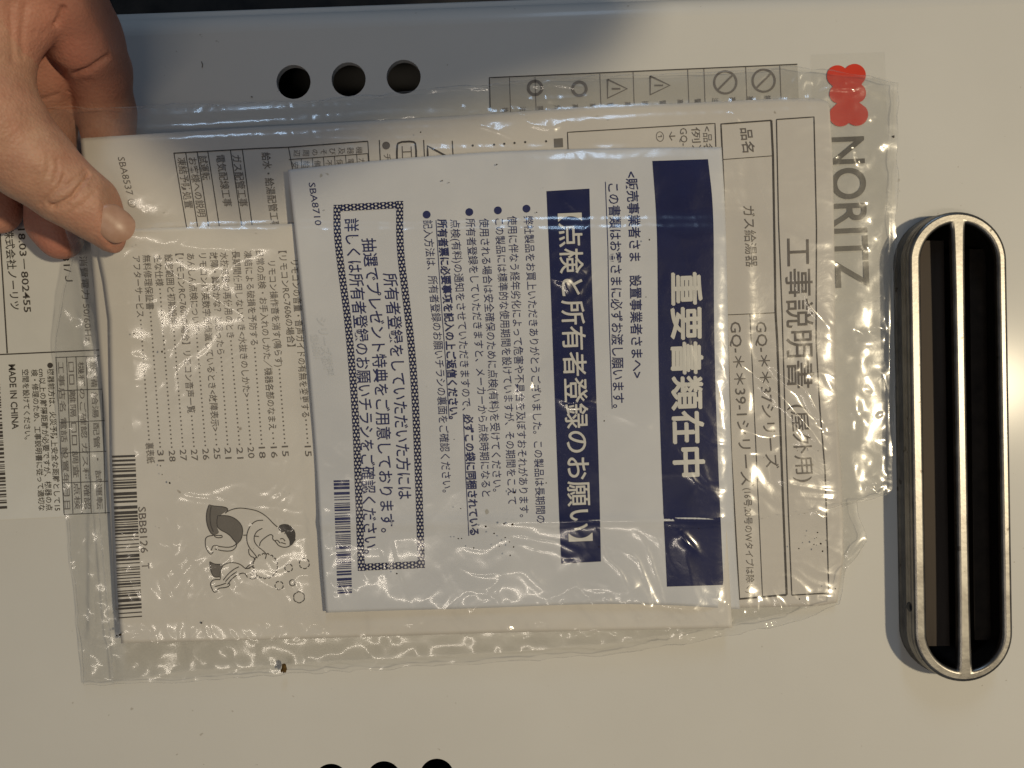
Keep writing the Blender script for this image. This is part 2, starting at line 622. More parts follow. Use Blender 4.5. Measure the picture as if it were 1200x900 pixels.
HOLES = [(344, 96, 20), (408.5, 93, 20), (473, 90, 20), (388, 915, 20), (450, 912, 20), (512, 909, 20)]
ZV = .0105
fv = 1 - ZV / D
def dn(c):     # the pixel over which a point of the vent's top plane stands when dropped on the panel
    return (600 + (c[0] - 600) * fv, 450 + (c[1] - 450) * fv)
VC1, VC2, VR = (1121.5, 306), (1128.5, 741), 58.5
VB1, VB2 = dn(VC1), dn(VC2)
VRB = VR * fv
outer = [v[:2] for v in rect_ring(44, 0)]
loops = [outer] + [circ(*h) for h in HOLES] + [stadium(VB1, VB2, VRB - 5, 0)]
curve_mesh('front_panel', loops, .0009, 0.0, M_panel, heater)
for h_ in HOLES:
    lp_ = circ(h_[0], h_[1], h_[2] + .4)
    mesh_obj('hole_collar', [(x, y, -.0008) for x, y in lp_] + [(x, y, -.0035) for x, y in lp_],
             [(i, (i + 1) % 40, 40 + (i + 1) % 40, 40 + i) for i in range(40)], M_panel, heater, smooth=True)
for pts_, w_ in (([(236, 72), (237.5, 76), (236.8, 79)], 1.1), ([(294, 113), (296, 114)], 1.4)):
    v_, f_ = strip(Surf(zflat(.0001)), pts_, w_, None, None)
    mesh_obj('paint_scuff', v_, f_, M_grey, heater)
# dark insides seen through the holes
inn = [P(x, y, 0) for x, y in (pan(A0 + 60, 60), pan(A1 - 60, 60), pan(A1 - 60, B1 - 60), pan(A0 + 60, B1 - 60))]
mesh_obj('inner_chassis', [(x, y, -.11) for x, y, _ in inn], [(3, 2, 1, 0)], M_dark, heater)

# exhaust vent: flange, wall with a groove, slotted rim, bar in the middle, dark metal inside
vent = mesh_obj('exhaust_vent', *merge([
    (lambda rs: (np.array([v for r_ in rs for v in r_]),
                 [(i * len(rs[0]) + j, i * len(rs[0]) + (j + 1) % len(rs[0]), (i + 1) * len(rs[0]) + (j + 1) % len(rs[0]), (i + 1) * len(rs[0]) + j)
                  for i in range(len(rs) - 1) for j in range(len(rs[0]))]))(
        [[(x, y, z) for x, y in stadium(VB1, VB2, VRB + dr, 0)] for dr, z in
         ((1.6, -.0005), (1.6, .0006), (.6, .0012), (-.4, .0020), (-.6, .0044), (-.2, .0050), (.4, .0054), (.4, .0058), (-.2, .0062), (-.6, .0068), (-.7, .0089), (-2, .0091), (-7, .0090), (-7, -.03)) for _ in (0,)])]),
    M_steel, heater, smooth=True)

def dslot(side, ro=44.5, half=7.0, sh=1.5):
    c1, c2 = np.array(VC1, float), np.array(VC2, float)
    ax = (c2 - c1) / np.linalg.norm(c2 - c1)
    nx_ = np.array([-ax[1], ax[0]]) * -1           # points to the right in the picture
    if nx_[0] < 0:
        nx_ = -nx_
    pts = []
    th0 = math.asin(half / ro)
    for i in range(15):
        th = th0 + (math.pi / 2 - th0) * i / 14
        pts.append(c1 + nx_ * side * ro * math.sin(th) - ax * ro * math.cos(th))
    for i in range(15):
        th = math.pi / 2 - (math.pi / 2 - th0) * i / 14
        pts.append(c2 + nx_ * side * ro * math.sin(th) + ax * ro * math.cos(th))
    pts = smooth_poly([p + nx_ * sh for p in pts], 3, True)
    return [P(x, y, ZV)[:2] for x, y in pts]
rim = curve_mesh('rim', [stadium(VC1, VC2, VR - .6, ZV), dslot(-1), dslot(1)], .0034, ZV + .0008, M_steel, vent, bevel=.0013, smooth=True)

def tube_wall(loop, z0, z1, mat, name, parent):
    n = len(loop)
    v = [(x, y, z0) for x, y in loop] + [(x, y, z1) for x, y in loop]
    return mesh_obj(name, v, [(i, (i + 1) % n, n + (i + 1) % n, n + i) for i in range(n)], mat, parent, smooth=True)
tube_wall(stadium(VB1, VB2, VRB - 7.5, 0), .0088, -.034, M_darkmetal, 'duct', vent)
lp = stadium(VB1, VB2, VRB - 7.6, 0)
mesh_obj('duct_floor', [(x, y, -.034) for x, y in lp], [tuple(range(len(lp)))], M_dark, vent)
# brown baffle plate standing in the left slot and a fainter one in the right
def box_px(name, q, z0, z1, mat, parent):
    v = [P(x, y, z1) for x, y in q] + [(*P(x, y, z1)[:2], z0) for x, y in q]
    return mesh_obj(name, v, [(0, 1, 2, 3), (7, 6, 5, 4), (0, 4, 5, 1), (1, 5, 6, 2), (2, 6, 7, 3), (3, 7, 4, 0)], mat, parent)
box_px('baffle_plate', [(1076, 282), (1106, 282), (1113, 757), (1084, 757)], -.02, .0030, M_brown, vent)
box_px('baffle_plate', [(1136, 292), (1155, 292), (1161, 750), (1142, 750)], -.03, .001, M_darkmetal, vent)
# small drain hole and a notch on the wall
def dot_ball(name, c, r, mat, parent, sx=1, sy=1, sz=1):
    bm = bmesh.new()
    bmesh.ops.create_icosphere(bm, subdivisions=2, radius=r)
    for v in bm.verts:
        v.co.x *= sx; v.co.y *= sy; v.co.z *= sz
    me = bpy.data.meshes.new(name)
    bm.to_mesh(me); bm.free()
    me.materials.append(mat)
    me.polygons.foreach_set('use_smooth', [True] * len(me.polygons))
    o = bpy.data.objects.new(name, me)
    o.location = c
    COL.objects.link(o)
    o.parent = parent
    return o
dot_ball('drain_hole', P(1068, 711, .0076), .0022, M_hole, vent, .75, 1.0, 1)
dot_ball('drain_hole', P(1064, 345, .0076), .0014, M_hole, vent, .5, 1.1, 1)

# ---- stickers on the panel
S_st = Surf(zflat(.00022))
def flat_quad(name, q, z, mat, parent, thick=.00016):
    v = [P(x, y, z) for x, y in q] + [(*P(x, y, z)[:2], z - thick) for x, y in q]
    return mesh_obj(name, v, [(3, 2, 1, 0), (4, 5, 6, 7), (0, 1, 5, 4), (1, 2, 6, 5), (2, 3, 7, 6), (3, 0, 4, 7)], mat, parent)

plate = flat_quad('nameplate_sticker', [(-260, 236), (160, 221), (175, 600), (-245, 622)], .00020, M_sticker, heater)
text(S_st, '18.03－802455', (25, 268), (32.5, 366), 11.5, M_ink, plate, .012)
text(S_st, '株式会社ノーリツ', (10, 268), (17.5, 363), 12.0, M_ink, plate, .012)
text(S_st, '31/Ｊ', (77, 300), (81, 330), 11, M_ink, plate, .008)
text(S_st, '消費電力 50/60Hz', (97, 300), (104, 400), 10, M_inkg, plate, .004)
text(S_st, 'AC100V 50W', (112, 308), (118, 372), 11, M_inkg, plate, .012)
text(S_st, 'MADE IN CHINA', (14, 427), (18.3, 503), 11.0, M_ink, plate, .018)
text(S_st, '●機器前方は、火災予防上安全な距離として15', (58.5, 425), (67.5, 598.5), 8.6, M_ink, plate, .010)
text(S_st, 'cm以上の離隔距離が必要ですが、機器の点', (48.6, 432), (57.8, 598.5), 8.6, M_ink, plate, .010)
text(S_st, '検・修理のため、工事説明書に従って適切な', (40, 433), (49, 598.5), 8.6, M_ink, plate, .010)
text(S_st, '空間を設けてください。', (29.5, 433), (32.5, 515), 8.6, M_ink, plate, .010)
line(S_st, [(-240, 424), (0, 415.5), (65, 412.5), (160, 408)], 1.5, M_ink, plate)
line(S_st, [(-4, 230), (0, 274), (8.5, 414)], 1.6, M_ink, plate)
barcode(S_st, (-60, 452), (0, 450), (-52, 600), (8.5, 597), M_ink, plate, 3, 80)
tab = []
cx0 = [65.5, 78, 89, 101, 119, 129]
cx1 = [75, 85.5, 96, 107, 123.5, 136]
for a, b in zip(cx0, cx1):
    tab.append(strip(S_st, [(a, 418), (b, 602)], 1.0, None, None))
for y in (418, 457, 494, 530, 565, 602):
    t = (y - 418) / 184
    tab.append(strip(S_st, [(65.5 + 9.5 * t, y + 1), (129 + 7 * t, y - 1.5)], 1.0, None, None))
v_, f_ = merge(tab)
mesh_obj('table_grid', v_, f_, M_ink, plate)
for xa, s in ((71, '工事店名 電話 設置年月日'), (83, '□□ 離隔 □□ 調査 点検'), (94.5, '機種のご確認 ガス種 確認'), (109, '設備 給湯 配管 ・ 試運転'), (125, '一 般 電 源 ア ー ス')):
    text(S_st, s, (xa, 424), (xa + 8, 597), 8, M_inkg, plate, .006)

warn = flat_quad('warning_sticker', [(573.5, 92), (934.5, 76), (945, 330), (584, 342)], .00020, mat_noise('warning_label', (.45, .435, .40), (.49, .475, .44), 40, (.35, .45), .35), heater)
line(S_st, [(574.6, 130), (573.5, 91), (934.5, 75.2)], 1.3, M_ink, warn)
gl = []
for x, y0, y1 in ((627, 90, 135), (597, 91, 135), (703, 86.5, 130), (742, 84.5, 128), (806, 81.5, 124), (825, 80.6, 124), (874, 78.5, 120), (914, 77, 118)):
    gl.append(strip(S_st, [(x, y0), (x + 1.5, y1)], .9, None, None))
for v_, f_ in gl:
    mesh_obj('cell_line', v_, f_, M_inkg, warn)
for cx, cy in ((850, 96.5), (895, 94.5)):
    th = np.linspace(0, 2 * np.pi, 41)[:-1]
    a = strip(S_st, np.stack([cx + 13 * np.cos(th), cy + 13 * np.sin(th)], -1), 2.6, None, None, closed=True, step=0)
    b = strip(S_st, [(cx - 8.8, cy + 8.8), (cx + 8.8, cy - 8.8)], 2.4, None, None, off=INK * 1.3)
    v_, f_ = merge([a, b])
    mesh_obj('prohibition_mark', v_, f_, M_inkg, warn)
for cx, cy in ((772, 100), (722, 104)):
    a = strip(S_st, [(cx - 10, cy - 11), (cx + 13, cy), (cx - 10, cy + 11), (cx - 10, cy - 11)], 2.2, None, None, step=30)
    b = strip(S_st, [(cx - 5, cy), (cx + 5, cy)], 2.0, None, None, off=INK * 1.3)
    v_, f_ = merge([a, b])
    mesh_obj('caution_mark', v_, f_, M_inkg, warn)
for cx, cy in ((627, 103), (679, 104)):
    th = np.linspace(0, 2 * np.pi, 31)[:-1]
    v_, f_ = strip(S_st, np.stack([cx + 8 * np.cos(th), cy + 8 * np.sin(th)], -1), 3.5, None, None, closed=True, step=0)
    mesh_obj('notice_mark', v_, f_, M_inkg, warn)
for i in range(16):
    x = 592 + i * 20.5
    text(S_st, random.choice(['高温', '注意', '換気', '禁止', '警告', '分解']), (x, 126 - i * .95), (x + .5, 137 - i * .95), 8, M_inkg, warn, .01)

decal = flat_quad('logo_decal', [(950, 64), (1037, 61), (1046, 352), (958, 356)], .00020, M_decal, heater, .00012)
# red four-lobed mark
S_dec = Surf(zflat(.00024))
lobes = [(981.5, 89, 12.6), (1001.5, 88, 13.2), (983, 110, 11), (1003.5, 109, 11.5), (985, 135, 13.2), (1004, 134, 13.4)]
def lobe_outline():
    pts = []
    for i in range(160):
        th = 2 * math.pi * i / 160
        d = np.array([math.cos(th), math.sin(th)])
        best = 0
        for (x, y, r) in lobes:
            c = np.array([x, y]) - np.array([993, 111.5])
            b = c @ d
            q = b * b - (c @ c - r * r)
            if q > 0:
                best = max(best, b + math.sqrt(q))
        pts.append((993 + d[0] * best, 111.5 + d[1] * best))
    return pts
fill_poly(S_dec, lobe_outline(), M_red, decal, 'flower_mark')
v, f = glyphs('NORITZ', .012, res=8)
t = (v[:, 0] - v[:, 0].min()) / np.ptp(v[:, 0])
hh = v[:, 1] / v[:, 1].max()
X = 974 + 6.5 * t + hh * 39
Y = 161 + t * 177 - hh * 1.6
mesh_obj('brand_lettering', S_dec.put(X, Y, INK), f, M_logo, decal)

# ------------------------------------------------------------------ heights of the stacked papers
def lift(px, py):
    """the corner of the whole stack is held up by the fingers under it"""
    return .0255 * bump(px, py, 95, 190, 210, np.where(np.asarray(py) < 190, 330.0, 165.0))
def z_man(px, py):
    px, py = np.asarray(px, float), np.asarray(py, float)
    return .0045 + lift(px, py) + .0005 * np.sin(px / 130 + .6) * np.sin(py / 150) - .0016 * bump(px, py, 985, 720, 90, 60) + .0012 * bump(px, py, 960, 350, 60, 200)
def z_ins(px, py):
    px, py = np.asarray(px, float), np.asarray(py, float)
    return .0080 + lift(px, py) + .0005 * np.sin(px / 90) * np.sin(py / 110 + 1)
def z_not(px, py):
    px, py = np.asarray(px, float), np.asarray(py, float)
    return (.0098 + lift(px, py) + .0007 * np.sin(px / 75 + py / 160) + .0006 * np.sin(py / 60 + px / 300 + 1.0)
            + .0008 * np.exp(-((py - (611 - (px - 700) * .01)) / 7) ** 2) + .0004 * vnoise(px / 45, py / 60, 3)
            - .0035 * np.clip((px - 800) / 60, 0, 1) ** 2 - .0010 * np.clip((210 - py) / 40, 0, 1) ** 2)

# ------------------------------------------------------------------ installation booklet
book = thing('installation_booklet', 'large beige booklet with ruled title boxes, lying under the other papers', 'booklet')
sheet('cover', [(94, 162), (104, 260), (122, 480), (135, 715)],
      [(972, 123), (976, 190), (978, 300), (979, 440), (986, 560), (989, 650), (981, 706)],
      [(94, 162), (300, 149), (533, 136), (696, 124.5), (800, 121), (914, 115.5), (958, 115.5), (968, 117.5), (972, 123)],
      [(135, 715), (500, 718), (885, 712), (960, 710), (981, 706)], z_man, .0032, M_paperA, book)
S_m = Surf(z_man, None, -.045)
text(S_m, 'SBA8537 ⑥', (142, 184), (156, 243), 11.5, M_inkg, book)
def mline(pts, w=1.2, mat=None, name='ruled_line'):
    return line(S_m, pts, w, mat or M_ink, book, name)
mline([(203.5, 179.5), (300, 174), (338, 172.5), (431, 165.5)], 1.4)
for a, b in (((203.7, 179), (219, 268)), ((217.5, 178.5), (232, 268)), ((231, 178), (245, 268)), ((243.5, 177.5), (257.5, 268)), ((270, 176), (284, 268)), ((284, 175.5), (296, 268)), ((338, 172.5), (346, 215))):
    mline([a, b], 1.1)
for s, a, b, sz in (('凍結予防処置', (212, 184.5), (221.5, 244), 11), ('お客様への説明', (225, 184.5), (236.5, 254), 11), ('試運転', (237, 182.5), (242, 211), 11),
                    ('電気配線工事', (257.5, 181.5), (267, 242), 11.5), ('ガス配管工事', (276.5, 181.5), (285.5, 242), 11.5), ('給水・給湯配管工事', (311, 178.5), (323, 268), 11.5)):
    text(S_m, s, a, b, sz, M_inkg, book, .008)
htext(S_m, '機器及びその周辺', (421, 176), (348, 179.5), 8.6, M_inkg, book)
htext(S_m, 'ガ電保不備給安', (424, 189), (346, 193.5), 8.6, M_inkg, book)
mline([(338.5, 187), (431, 180)], 1.0)
for i in range(7):
    mline([(353 + i * 13, 186 - i), (354 + i * 13, 200 - i)], .8)
mline([(431, 165.5), (433, 196)], 1.0)
mline([(444.5, 164), (446, 195)], 1.2)
th = np.linspace(0, 2 * np.pi, 29)[:-1]
fill_poly(S_m, np.stack([452.5 + 4.6 * np.cos(th), 170.5 + 4.6 * np.sin(th)], -1), M_inkg, book, 'bullet')
text(S_m, 'チェック', (453.5, 180), (458, 222), 10, M_inkg, book)
mline(smooth_poly([(465.5, 200), (465, 172), (467, 166.5), (484, 165.5), (487.5, 169), (488, 198)], 1), 2.2)
text(S_m, '工', (476.5, 171), (477, 185), 16, M_inkg, book)
mline([(496.5, 164), (498, 196)], 1.2)
mline([(501.5, 194), (501, 171), (527, 185)], 2.2)
mline([(530, 165), (531.5, 192)], 1.3)
for i, x in enumerate((554, 579, 591, 603, 615.5, 640)):
    fill_poly(S_m, np.stack([x + 1.3 * np.cos(th), 170.5 - i * 1.0 + 1.3 * np.sin(th)], -1), M_ink, book, 'dot')
fill_poly(S_m, [(649, 162.5), (659.5, 161.8), (660, 172.5), (649.5, 173)], M_grey, book, 'square_mark')
mline([(666, 180), (665, 155), (838, 144.6), (839, 172)], 1.2)
text(S_m, '①', (773, 154), (774, 166), 11, M_inkg, book)
text(S_m, '↓', (787.5, 154), (788, 165), 10, M_inkg, book)
text(S_m, 'GQ-２', (801, 150), (803, 180), 11.5, M_inkg, book)
text(S_m, '例）', (815, 149), (816.5, 175), 11, M_inkg, book)
text(S_m, '<品名', (828.5, 148), (830, 178), 11.5, M_inkg, book)
# title frames
XR1 = [(904, 141), (906, 182), (908, 300), (909, 367), (911, 400), (916, 540), (922, 697)]
mline([(866.5, 702), (857, 530), (852, 370), (848, 210), (845, 145.3), (904, 141)], 1.7)
mline(XR1, 2.4)
mline([(866.5, 702), (922, 697)], 2.0)
mline([(846, 187), (906, 182.5)], .9)
mline([(851.7, 369), (909, 366.5)], .9)
mline([(879, 368), (884, 480), (893.7, 699)], .9)
mline([(910, 140), (912.5, 260), (916.7, 367), (920, 480), (924, 600), (928, 697)], 1.3)
mline([(910, 140), (954, 137), (957, 267), (956.5, 400), (961, 480), (967, 551), (971.5, 695), (928, 697.5)], 1.4)
text(S_m, '品名', (874, 150), (877.5, 178.5), 15.5, M_inkg, book, .012)
text(S_m, 'ガス給湯器', (877, 241), (881, 313), 15, M_inkg, book, .004)
text(S_m, 'GQ-＊＊37シリーズ', (892, 377), (905, 549), 17, M_inkg, book, .003)
text(S_m, 'GQ-＊＊39-1シリーズ', (862, 377), (876, 570), 17, M_inkg, book, .003)
text(S_m, '(16号,20号のWタイプは除く)', (876, 572), (879.5, 695), 10.5, M_inkg, book, .003)
text(S_m, '工事説明書', (935, 279), (938, 455), 34, M_inkg, book, .006)
text(S_m, '(屋外用)', (936, 474), (944, 565), 23, M_inkg, book, .002)

# ------------------------------------------------------------------ instruction booklet
ins = thing('instruction_booklet', 'beige booklet with contents list and bathing drawing, left of the white notice', 'booklet')
sheet('cover', [(110, 271), (122, 330), (128, 375), (131, 530), (137, 680), (142, 754)],
      [(835, 255), (845, 500), (858, 736)], [(110, 271), (165, 268), (345, 262), (835, 255)],
      [(142, 754), (376, 748), (600, 741), (858, 736)], z_ins, .0030, M_paperB, ins)
S_i = Surf(z_ins, None, -.05)
toc = [('リモコンの音量・音声ガイドの有無を変更する', '15', 344.7, 305, 361.8, 535, .80),
       ('【リモコンRC-7606の場合】', None, 330.7, 294, 341.6, 406, 1),
       ('リモコン操作音を消す(鳴らす)', '15', 318, 306, 335, 535, .54),
       ('日常の点検・お手入れのしかた／機器各部のなまえ', '16', 304, 294, 322, 536.7, .865),
       ('凍結による破損を予防する', '18', 290, 294, 308, 537, .455),
       ('長期間使用しないとき<水抜きのしかた>', '20', 276, 294, 295, 537, .705),
       ('水抜き後の再使用のとき', '21', 262, 295.6, 282, 537.6, .415),
       ('故障・異常かな？と思ったら', '21', 250, 295.6, 268, 537.6, .495),
       ('リモコンに英数字が点滅しているとき<故障表示>', '25', 237, 297, 255, 538, .865),
       ('あんしん点検について', '26', 223, 297, 242, 539, .375),
       ('【リモコンRC-7607の場合】リモコン音声一覧', '27', 210, 297, 228.6, 540, .77),
       ('設定範囲と初期設定', '27', 197, 298, 215.6, 540, .34),
       ('主な仕様', '28', 184.5, 299, 202.5, 541, .15),
       ('無料修理保証書', '31', 171.4, 298.7, 189, 540.7, .265),
       ('アフターサービス', '裏表紙', 159.5, 300, 176.7, 543, .295)]
for s, pg, x0, y0, x1, y1, fr in toc:
    q = lambda t: (x0 + (x1 - x0) * t, y0 + (y1 - y0) * t)
    text(S_i, s, q(0), q(fr), 10.4, M_inkg, ins, .006)
    if pg:
        e_ = .945 if len(pg) == 2 else .90
        text(S_i, pg, q(e_), q(1), 10.6, M_inkg, ins, .006)
        n = max(2, int((e_ - fr) * (y1 - y0) / 5.0))
        dd = []
        for i in range(n):
            c = q(fr + .015 + (e_ - fr - .03) * i / (n - 1))
            dd.append((S_i.put(c[0] + np.array([-.85, .85, .85, -.85]), c[1] + np.array([-.85, -.85, .85, .85]), INK), [(3, 2, 1, 0)]))
        v_, f_ = merge(dd)
        mesh_obj('leader_dots', v_, f_, M_inkg, ins)
barcode(S_i, (131, 534), (158.5, 533), (139, 726), (166.5, 724), M_ink, ins, 11, 92)
text(S_i, 'SBB8126', (166.5, 594), (169.5, 648), 12.5, M_inkg, ins, .004)
text(S_i, 'T', (170.5, 660), (171, 666.5), 12.5, M_inkg, ins, .004)
# printed drawing: two people bathing (pixel = 220 + u/6, 570 + v/6)
def U(pts):
    return [(220 + u / 6, 570 + v / 6) for u, v in pts]
def dfill(pts, mat, it=2, off=INK * .7):
    fill_poly(S_i, smooth_poly(U(pts), it, True), mat, ins, 'drawing_shape', off)
def dline(pts, w=1.05, closed=False, it=2):
    p = smooth_poly(U(pts), it, closed)
    v, f = strip(S_i, p, w, None, None, closed=closed, step=0)
    return v, f
dfill([(150, 130), (185, 135), (270, 145), (285, 165), (240, 195), (205, 225), (205, 290), (225, 330), (175, 345), (145, 300), (130, 240), (132, 180)], M_grey)
dfill([(210, 205), (290, 205), (350, 235), (390, 290), (380, 370), (350, 400), (325, 380), (290, 335), (215, 300), (205, 260)], M_grey, off=INK * .9)
dfill([(155, 530), (185, 545), (235, 545), (245, 570), (230, 600), (228, 635), (180, 635), (160, 600)], M_grey)
dfill([(635, 280), (670, 262), (720, 270), (755, 310), (760, 360), (740, 410), (715, 420), (718, 380), (690, 340), (690, 315), (660, 325), (640, 305)], M_ink, off=INK * .9)
dl = [dline(a) for a in (
    [(150, 130), (132, 180), (130, 240), (145, 300), (175, 345), (240, 345)],
    [(150, 130), (185, 138), (270, 145), (285, 165), (265, 190)],
    [(165, 140), (155, 200), (160, 270), (180, 320)],
    [(265, 185), (300, 165), (360, 150), (440, 160), (500, 175), (560, 215), (600, 260), (630, 285)],
    [(210, 205), (290, 205), (350, 235), (390, 290), (380, 370), (350, 400)],
    [(210, 205), (203, 260), (215, 300), (290, 335), (325, 380), (350, 405)],
    [(180, 345), (140, 350), (122, 370), (125, 430), (150, 470), (165, 480), (180, 460)],
    [(165, 450), (180, 410), (230, 425), (300, 430), (340, 410), (340, 390)],
    [(190, 440), (250, 455), (310, 455), (340, 430), (345, 405)],
    [(240, 345), (245, 360), (200, 362), (185, 345)],
    [(530, 238), (480, 240), (440, 275), (415, 330), (415, 390), (435, 435), (470, 475), (490, 505)],
    [(525, 295), (485, 315), (465, 355), (470, 395), (500, 430), (535, 455), (555, 480), (545, 510)],
    [(470, 350), (500, 352)],
    [(390, 343), (412, 343)],
    [(505, 420), (510, 390), (550, 355), (585, 335), (600, 350)],
    [(600, 350), (595, 370), (620, 390), (640, 420), (690, 432), (730, 412), (758, 372)],
    [(610, 385), (630, 375), (650, 400)],
    [(650, 370), (670, 365), (685, 385)], [(655, 395), (675, 400), (690, 405)],
    [(660, 325), (670, 308), (690, 318), (682, 335)],
    [(430, 440), (428, 470), (445, 495), (470, 500), (465, 535), (430, 555), (405, 580)],
    [(240, 560), (280, 538), (330, 535), (375, 550), (405, 580), (440, 575)],
    [(230, 650), (228, 600), (245, 560)],
    [(250, 660), (280, 620), (320, 585), (360, 565)],
    [(280, 690), (310, 650), (350, 620), (400, 605), (420, 640)],
    [(265, 670), (300, 630), (345, 600)],
    [(230, 655), (180, 655), (158, 680), (165, 710), (185, 748), (205, 740), (215, 715), (270, 712), (300, 695), (290, 680)],
    [(190, 705), (230, 695), (270, 680)],
    [(155, 530), (162, 600), (185, 640), (228, 635)], [(155, 530), (190, 548), (240, 548)],
    [(435, 645), (460, 655), (490, 635)], [(445, 605), (465, 612)], [(440, 620), (470, 628)], [(420, 580), (455, 560), (470, 575)],
)]
def cloud(cx, cy, r, n=7, seg=.72, ph=0.0):
    for i in range(n):
        t0, t1 = ph + 2 * math.pi * i / n, ph + 2 * math.pi * (i + seg) / n
        a = [(cx + r * (1 + .10 * math.sin(math.pi * k / 6)) * math.cos(t0 + (t1 - t0) * k / 6), cy + r * (1 + .10 * math.sin(math.pi * k / 6)) * math.sin(t0 + (t1 - t0) * k / 6)) for k in range(7)]
        dl.append(dline(a, 1.1, False, 1))
cloud(545, 560, 82, 17, .68)
cloud(820, 543, 33, 6); cloud(710, 573, 25, 5); cloud(643, 697, 27, 5); cloud(736, 678, 20, 2, .95); cloud(783, 780, 36, 6, .9)
v_, f_ = merge(dl)
mesh_obj('drawing_lines', v_, f_, M_ink, ins)

# ------------------------------------------------------------------ white notice sheet
note = thing('notice_sheet', 'white sheet with wide navy title bars, uppermost of the papers in the bag', 'paper sheet')
YT = [199, 250, 342, 432, 550, 690]
_cols = np.array([337, 391, 655, 765, 846.])
_tab = [pinterp([(199, 0), (263, 5), (342, 14), (432, 25), (550, 32), (717, 39)]),
        pinterp([(199, -1), (240, 0), (273, 1), (377, 13), (473, 20), (668, 29)]),
        pinterp([(199, -1), (223, 0), (322, 4.4), (424, 8.5), (597, 15), (660, 17.5)]),
        pinterp([(188, 0), (260, 5), (350, 6.5), (430, 8), (547, 11.5), (687, 17.5)]),
        pinterp([(173, 0), (253, 5), (367, 7), (476, 8.5), (551, 11), (700, 19)])]
def nwarp(u, y):
    y = np.asarray(y, float)
    d = np.stack([t(y) + 0 * y for t in _tab])
    j = int(np.clip(np.searchsorted(_cols, u) - 1, 0, 3))
    s = np.clip((u - _cols[j]) / (_cols[j + 1] - _cols[j]), -.5, 1.5)
    return d[j] * (1 - s) + d[j + 1] * s
Ls = smooth_poly([(337.5, 199), (342, 240), (352, 330), (362, 432), (371, 550), (376, 640), (382, 718)], 2)
Rs = smooth_poly([(845.5, 172.5), (850, 245), (852.5, 340), (855, 476), (858, 551), (862, 640), (867, 714)], 2)
sheet('paper', Ls, Rs, smooth_poly([(337.5, 199), (440, 188), (567, 178), (640, 175.5), (750, 173), (845.5, 172.5)], 2),
      smooth_poly([(382, 718), (470, 715), (560, 713), (700, 707), (790, 709), (867, 714)], 2), z_not, .0003, M_paperW, note, step=4)
S_n = Surf(z_not, nwarp, -.04)
def warped(x, ys):
    return [(x + float(nwarp(x, y) - nwarp(x, ys[0])), y) for y in ys]
def curve_pts(pts):
    return smooth_poly(pts, 2)
patch(S_n, curve_pts([(764.5, 188.6), (770, 260), (771, 350), (771.7, 430), (775, 547), (781.7, 687.5)]),
      curve_pts([(829.7, 186.5), (836.5, 245), (836.5, 350), (837.7, 430), (841.7, 547), (848, 685.5)]), M_navy, note, 'title_bar')
patch(S_n, curve_pts([(640.4, 224), (644.8, 322), (648.6, 424), (655, 597), (657.7, 660.5)]),
      curve_pts([(690.8, 221), (693.3, 322), (697.5, 424), (702.3, 563), (704.3, 658)]), M_navy, note, 'title_bar')
text(S_n, '重要書類在中', (803.5, 320), (807, 558), 39, M_pale, note, .0, off=INK * 2.4, fat=1.1)
text(S_n, '【点検と所有者登録のお願い】', (667, 250), (680, 634), 29.5, M_pale, note, .0, off=INK * 2.4, fat=.35)
text(S_n, '<販売事業者さま　設置事業者さまへ>', (739.5, 201), (747, 443), 15, M_navyl, note, .014)
text(S_n, 'この書類はお客さまに必ずお渡し願います。', (718.5, 215), (725, 478), 15, M_navyl, note, .010)
line(S_n, [(709.5, 213), (712.5, 290), (714, 380), (717.5, 479)], .9, M_navyl, note)
paras = [('弊社製品をお買上いただきありがとうございました。この製品は長期間の', (619, 253), (634, 613), 0, (617, 244.5)),
         ('使用に伴なう経年劣化によって危害や不具合を及ぼすおそれがあります。', (600, 253), (614.5, 606), 0, None),
         ('この製品には標準的な使用期間を設けていますが、その期間をこえて', (585, 256), (600.5, 591), 0, (583.5, 246.5)),
         ('使用される場合は安全確保のために点検(有料)を受けてください。', (567, 256), (583, 576), 0, None),
         ('所有者登録をしていただきますと、メーカーから点検時期になると', (551, 256), (570, 582), 0, (550, 248.5)),
         ('点検(有料)の通知をさせていただきますので、', (533, 257), (547, 481), 0, None),
         ('必ずこの袋に同梱されている', (548.5, 486), (556, 627), 1, None),
         ('所有者票に必要事項を記入の上ご返信ください。', (518, 257), (532, 491), 1, None),
         ('記入方法は、所有者登録のお願いチラシの裏面をご確認ください。', (501, 258), (524, 577), 0, (500, 251.5))]
for s, a, b, bd, bl in paras:
    text(S_n, s, a, b, 12.3, M_navyl, note, .004, fat=.32 if bd else 0)
    if bl:
        th = np.linspace(0, 2 * np.pi, 25)[:-1]
        fill_poly(S_n, np.stack([bl[0] + 4.6 * np.cos(th), bl[1] + 4.6 * np.sin(th)], -1), M_navyl, note, 'bullet')
line(S_n, [(511, 258), (516, 340), (522, 420), (526.5, 491)], .9, M_navyl, note)
line(S_n, [(543, 485), (546, 560), (549.5, 628)], .9, M_navyl, note)
for s, a, b in (('所有者登録をしていただいた方には', (456.5, 320), (474.5, 585)), ('抽選でプレゼント特典をご用意しております。', (431.5, 279), (454.5, 624)),
                ('詳しくは所有者登録のお願いチラシをご確認ください。', (411.5, 256), (434.5, 649))):
    text(S_n, s, a, b, 18.2, M_navyl, note, .010)
text(S_n, 'SBA8710', (365.5, 214), (373.5, 264), 11, M_navyl, note, .002)
barcode(S_n, (391, 563), (409.5, 562.5), (395.5, 698), (412.5, 697), M_navyl, note, 5, 82)
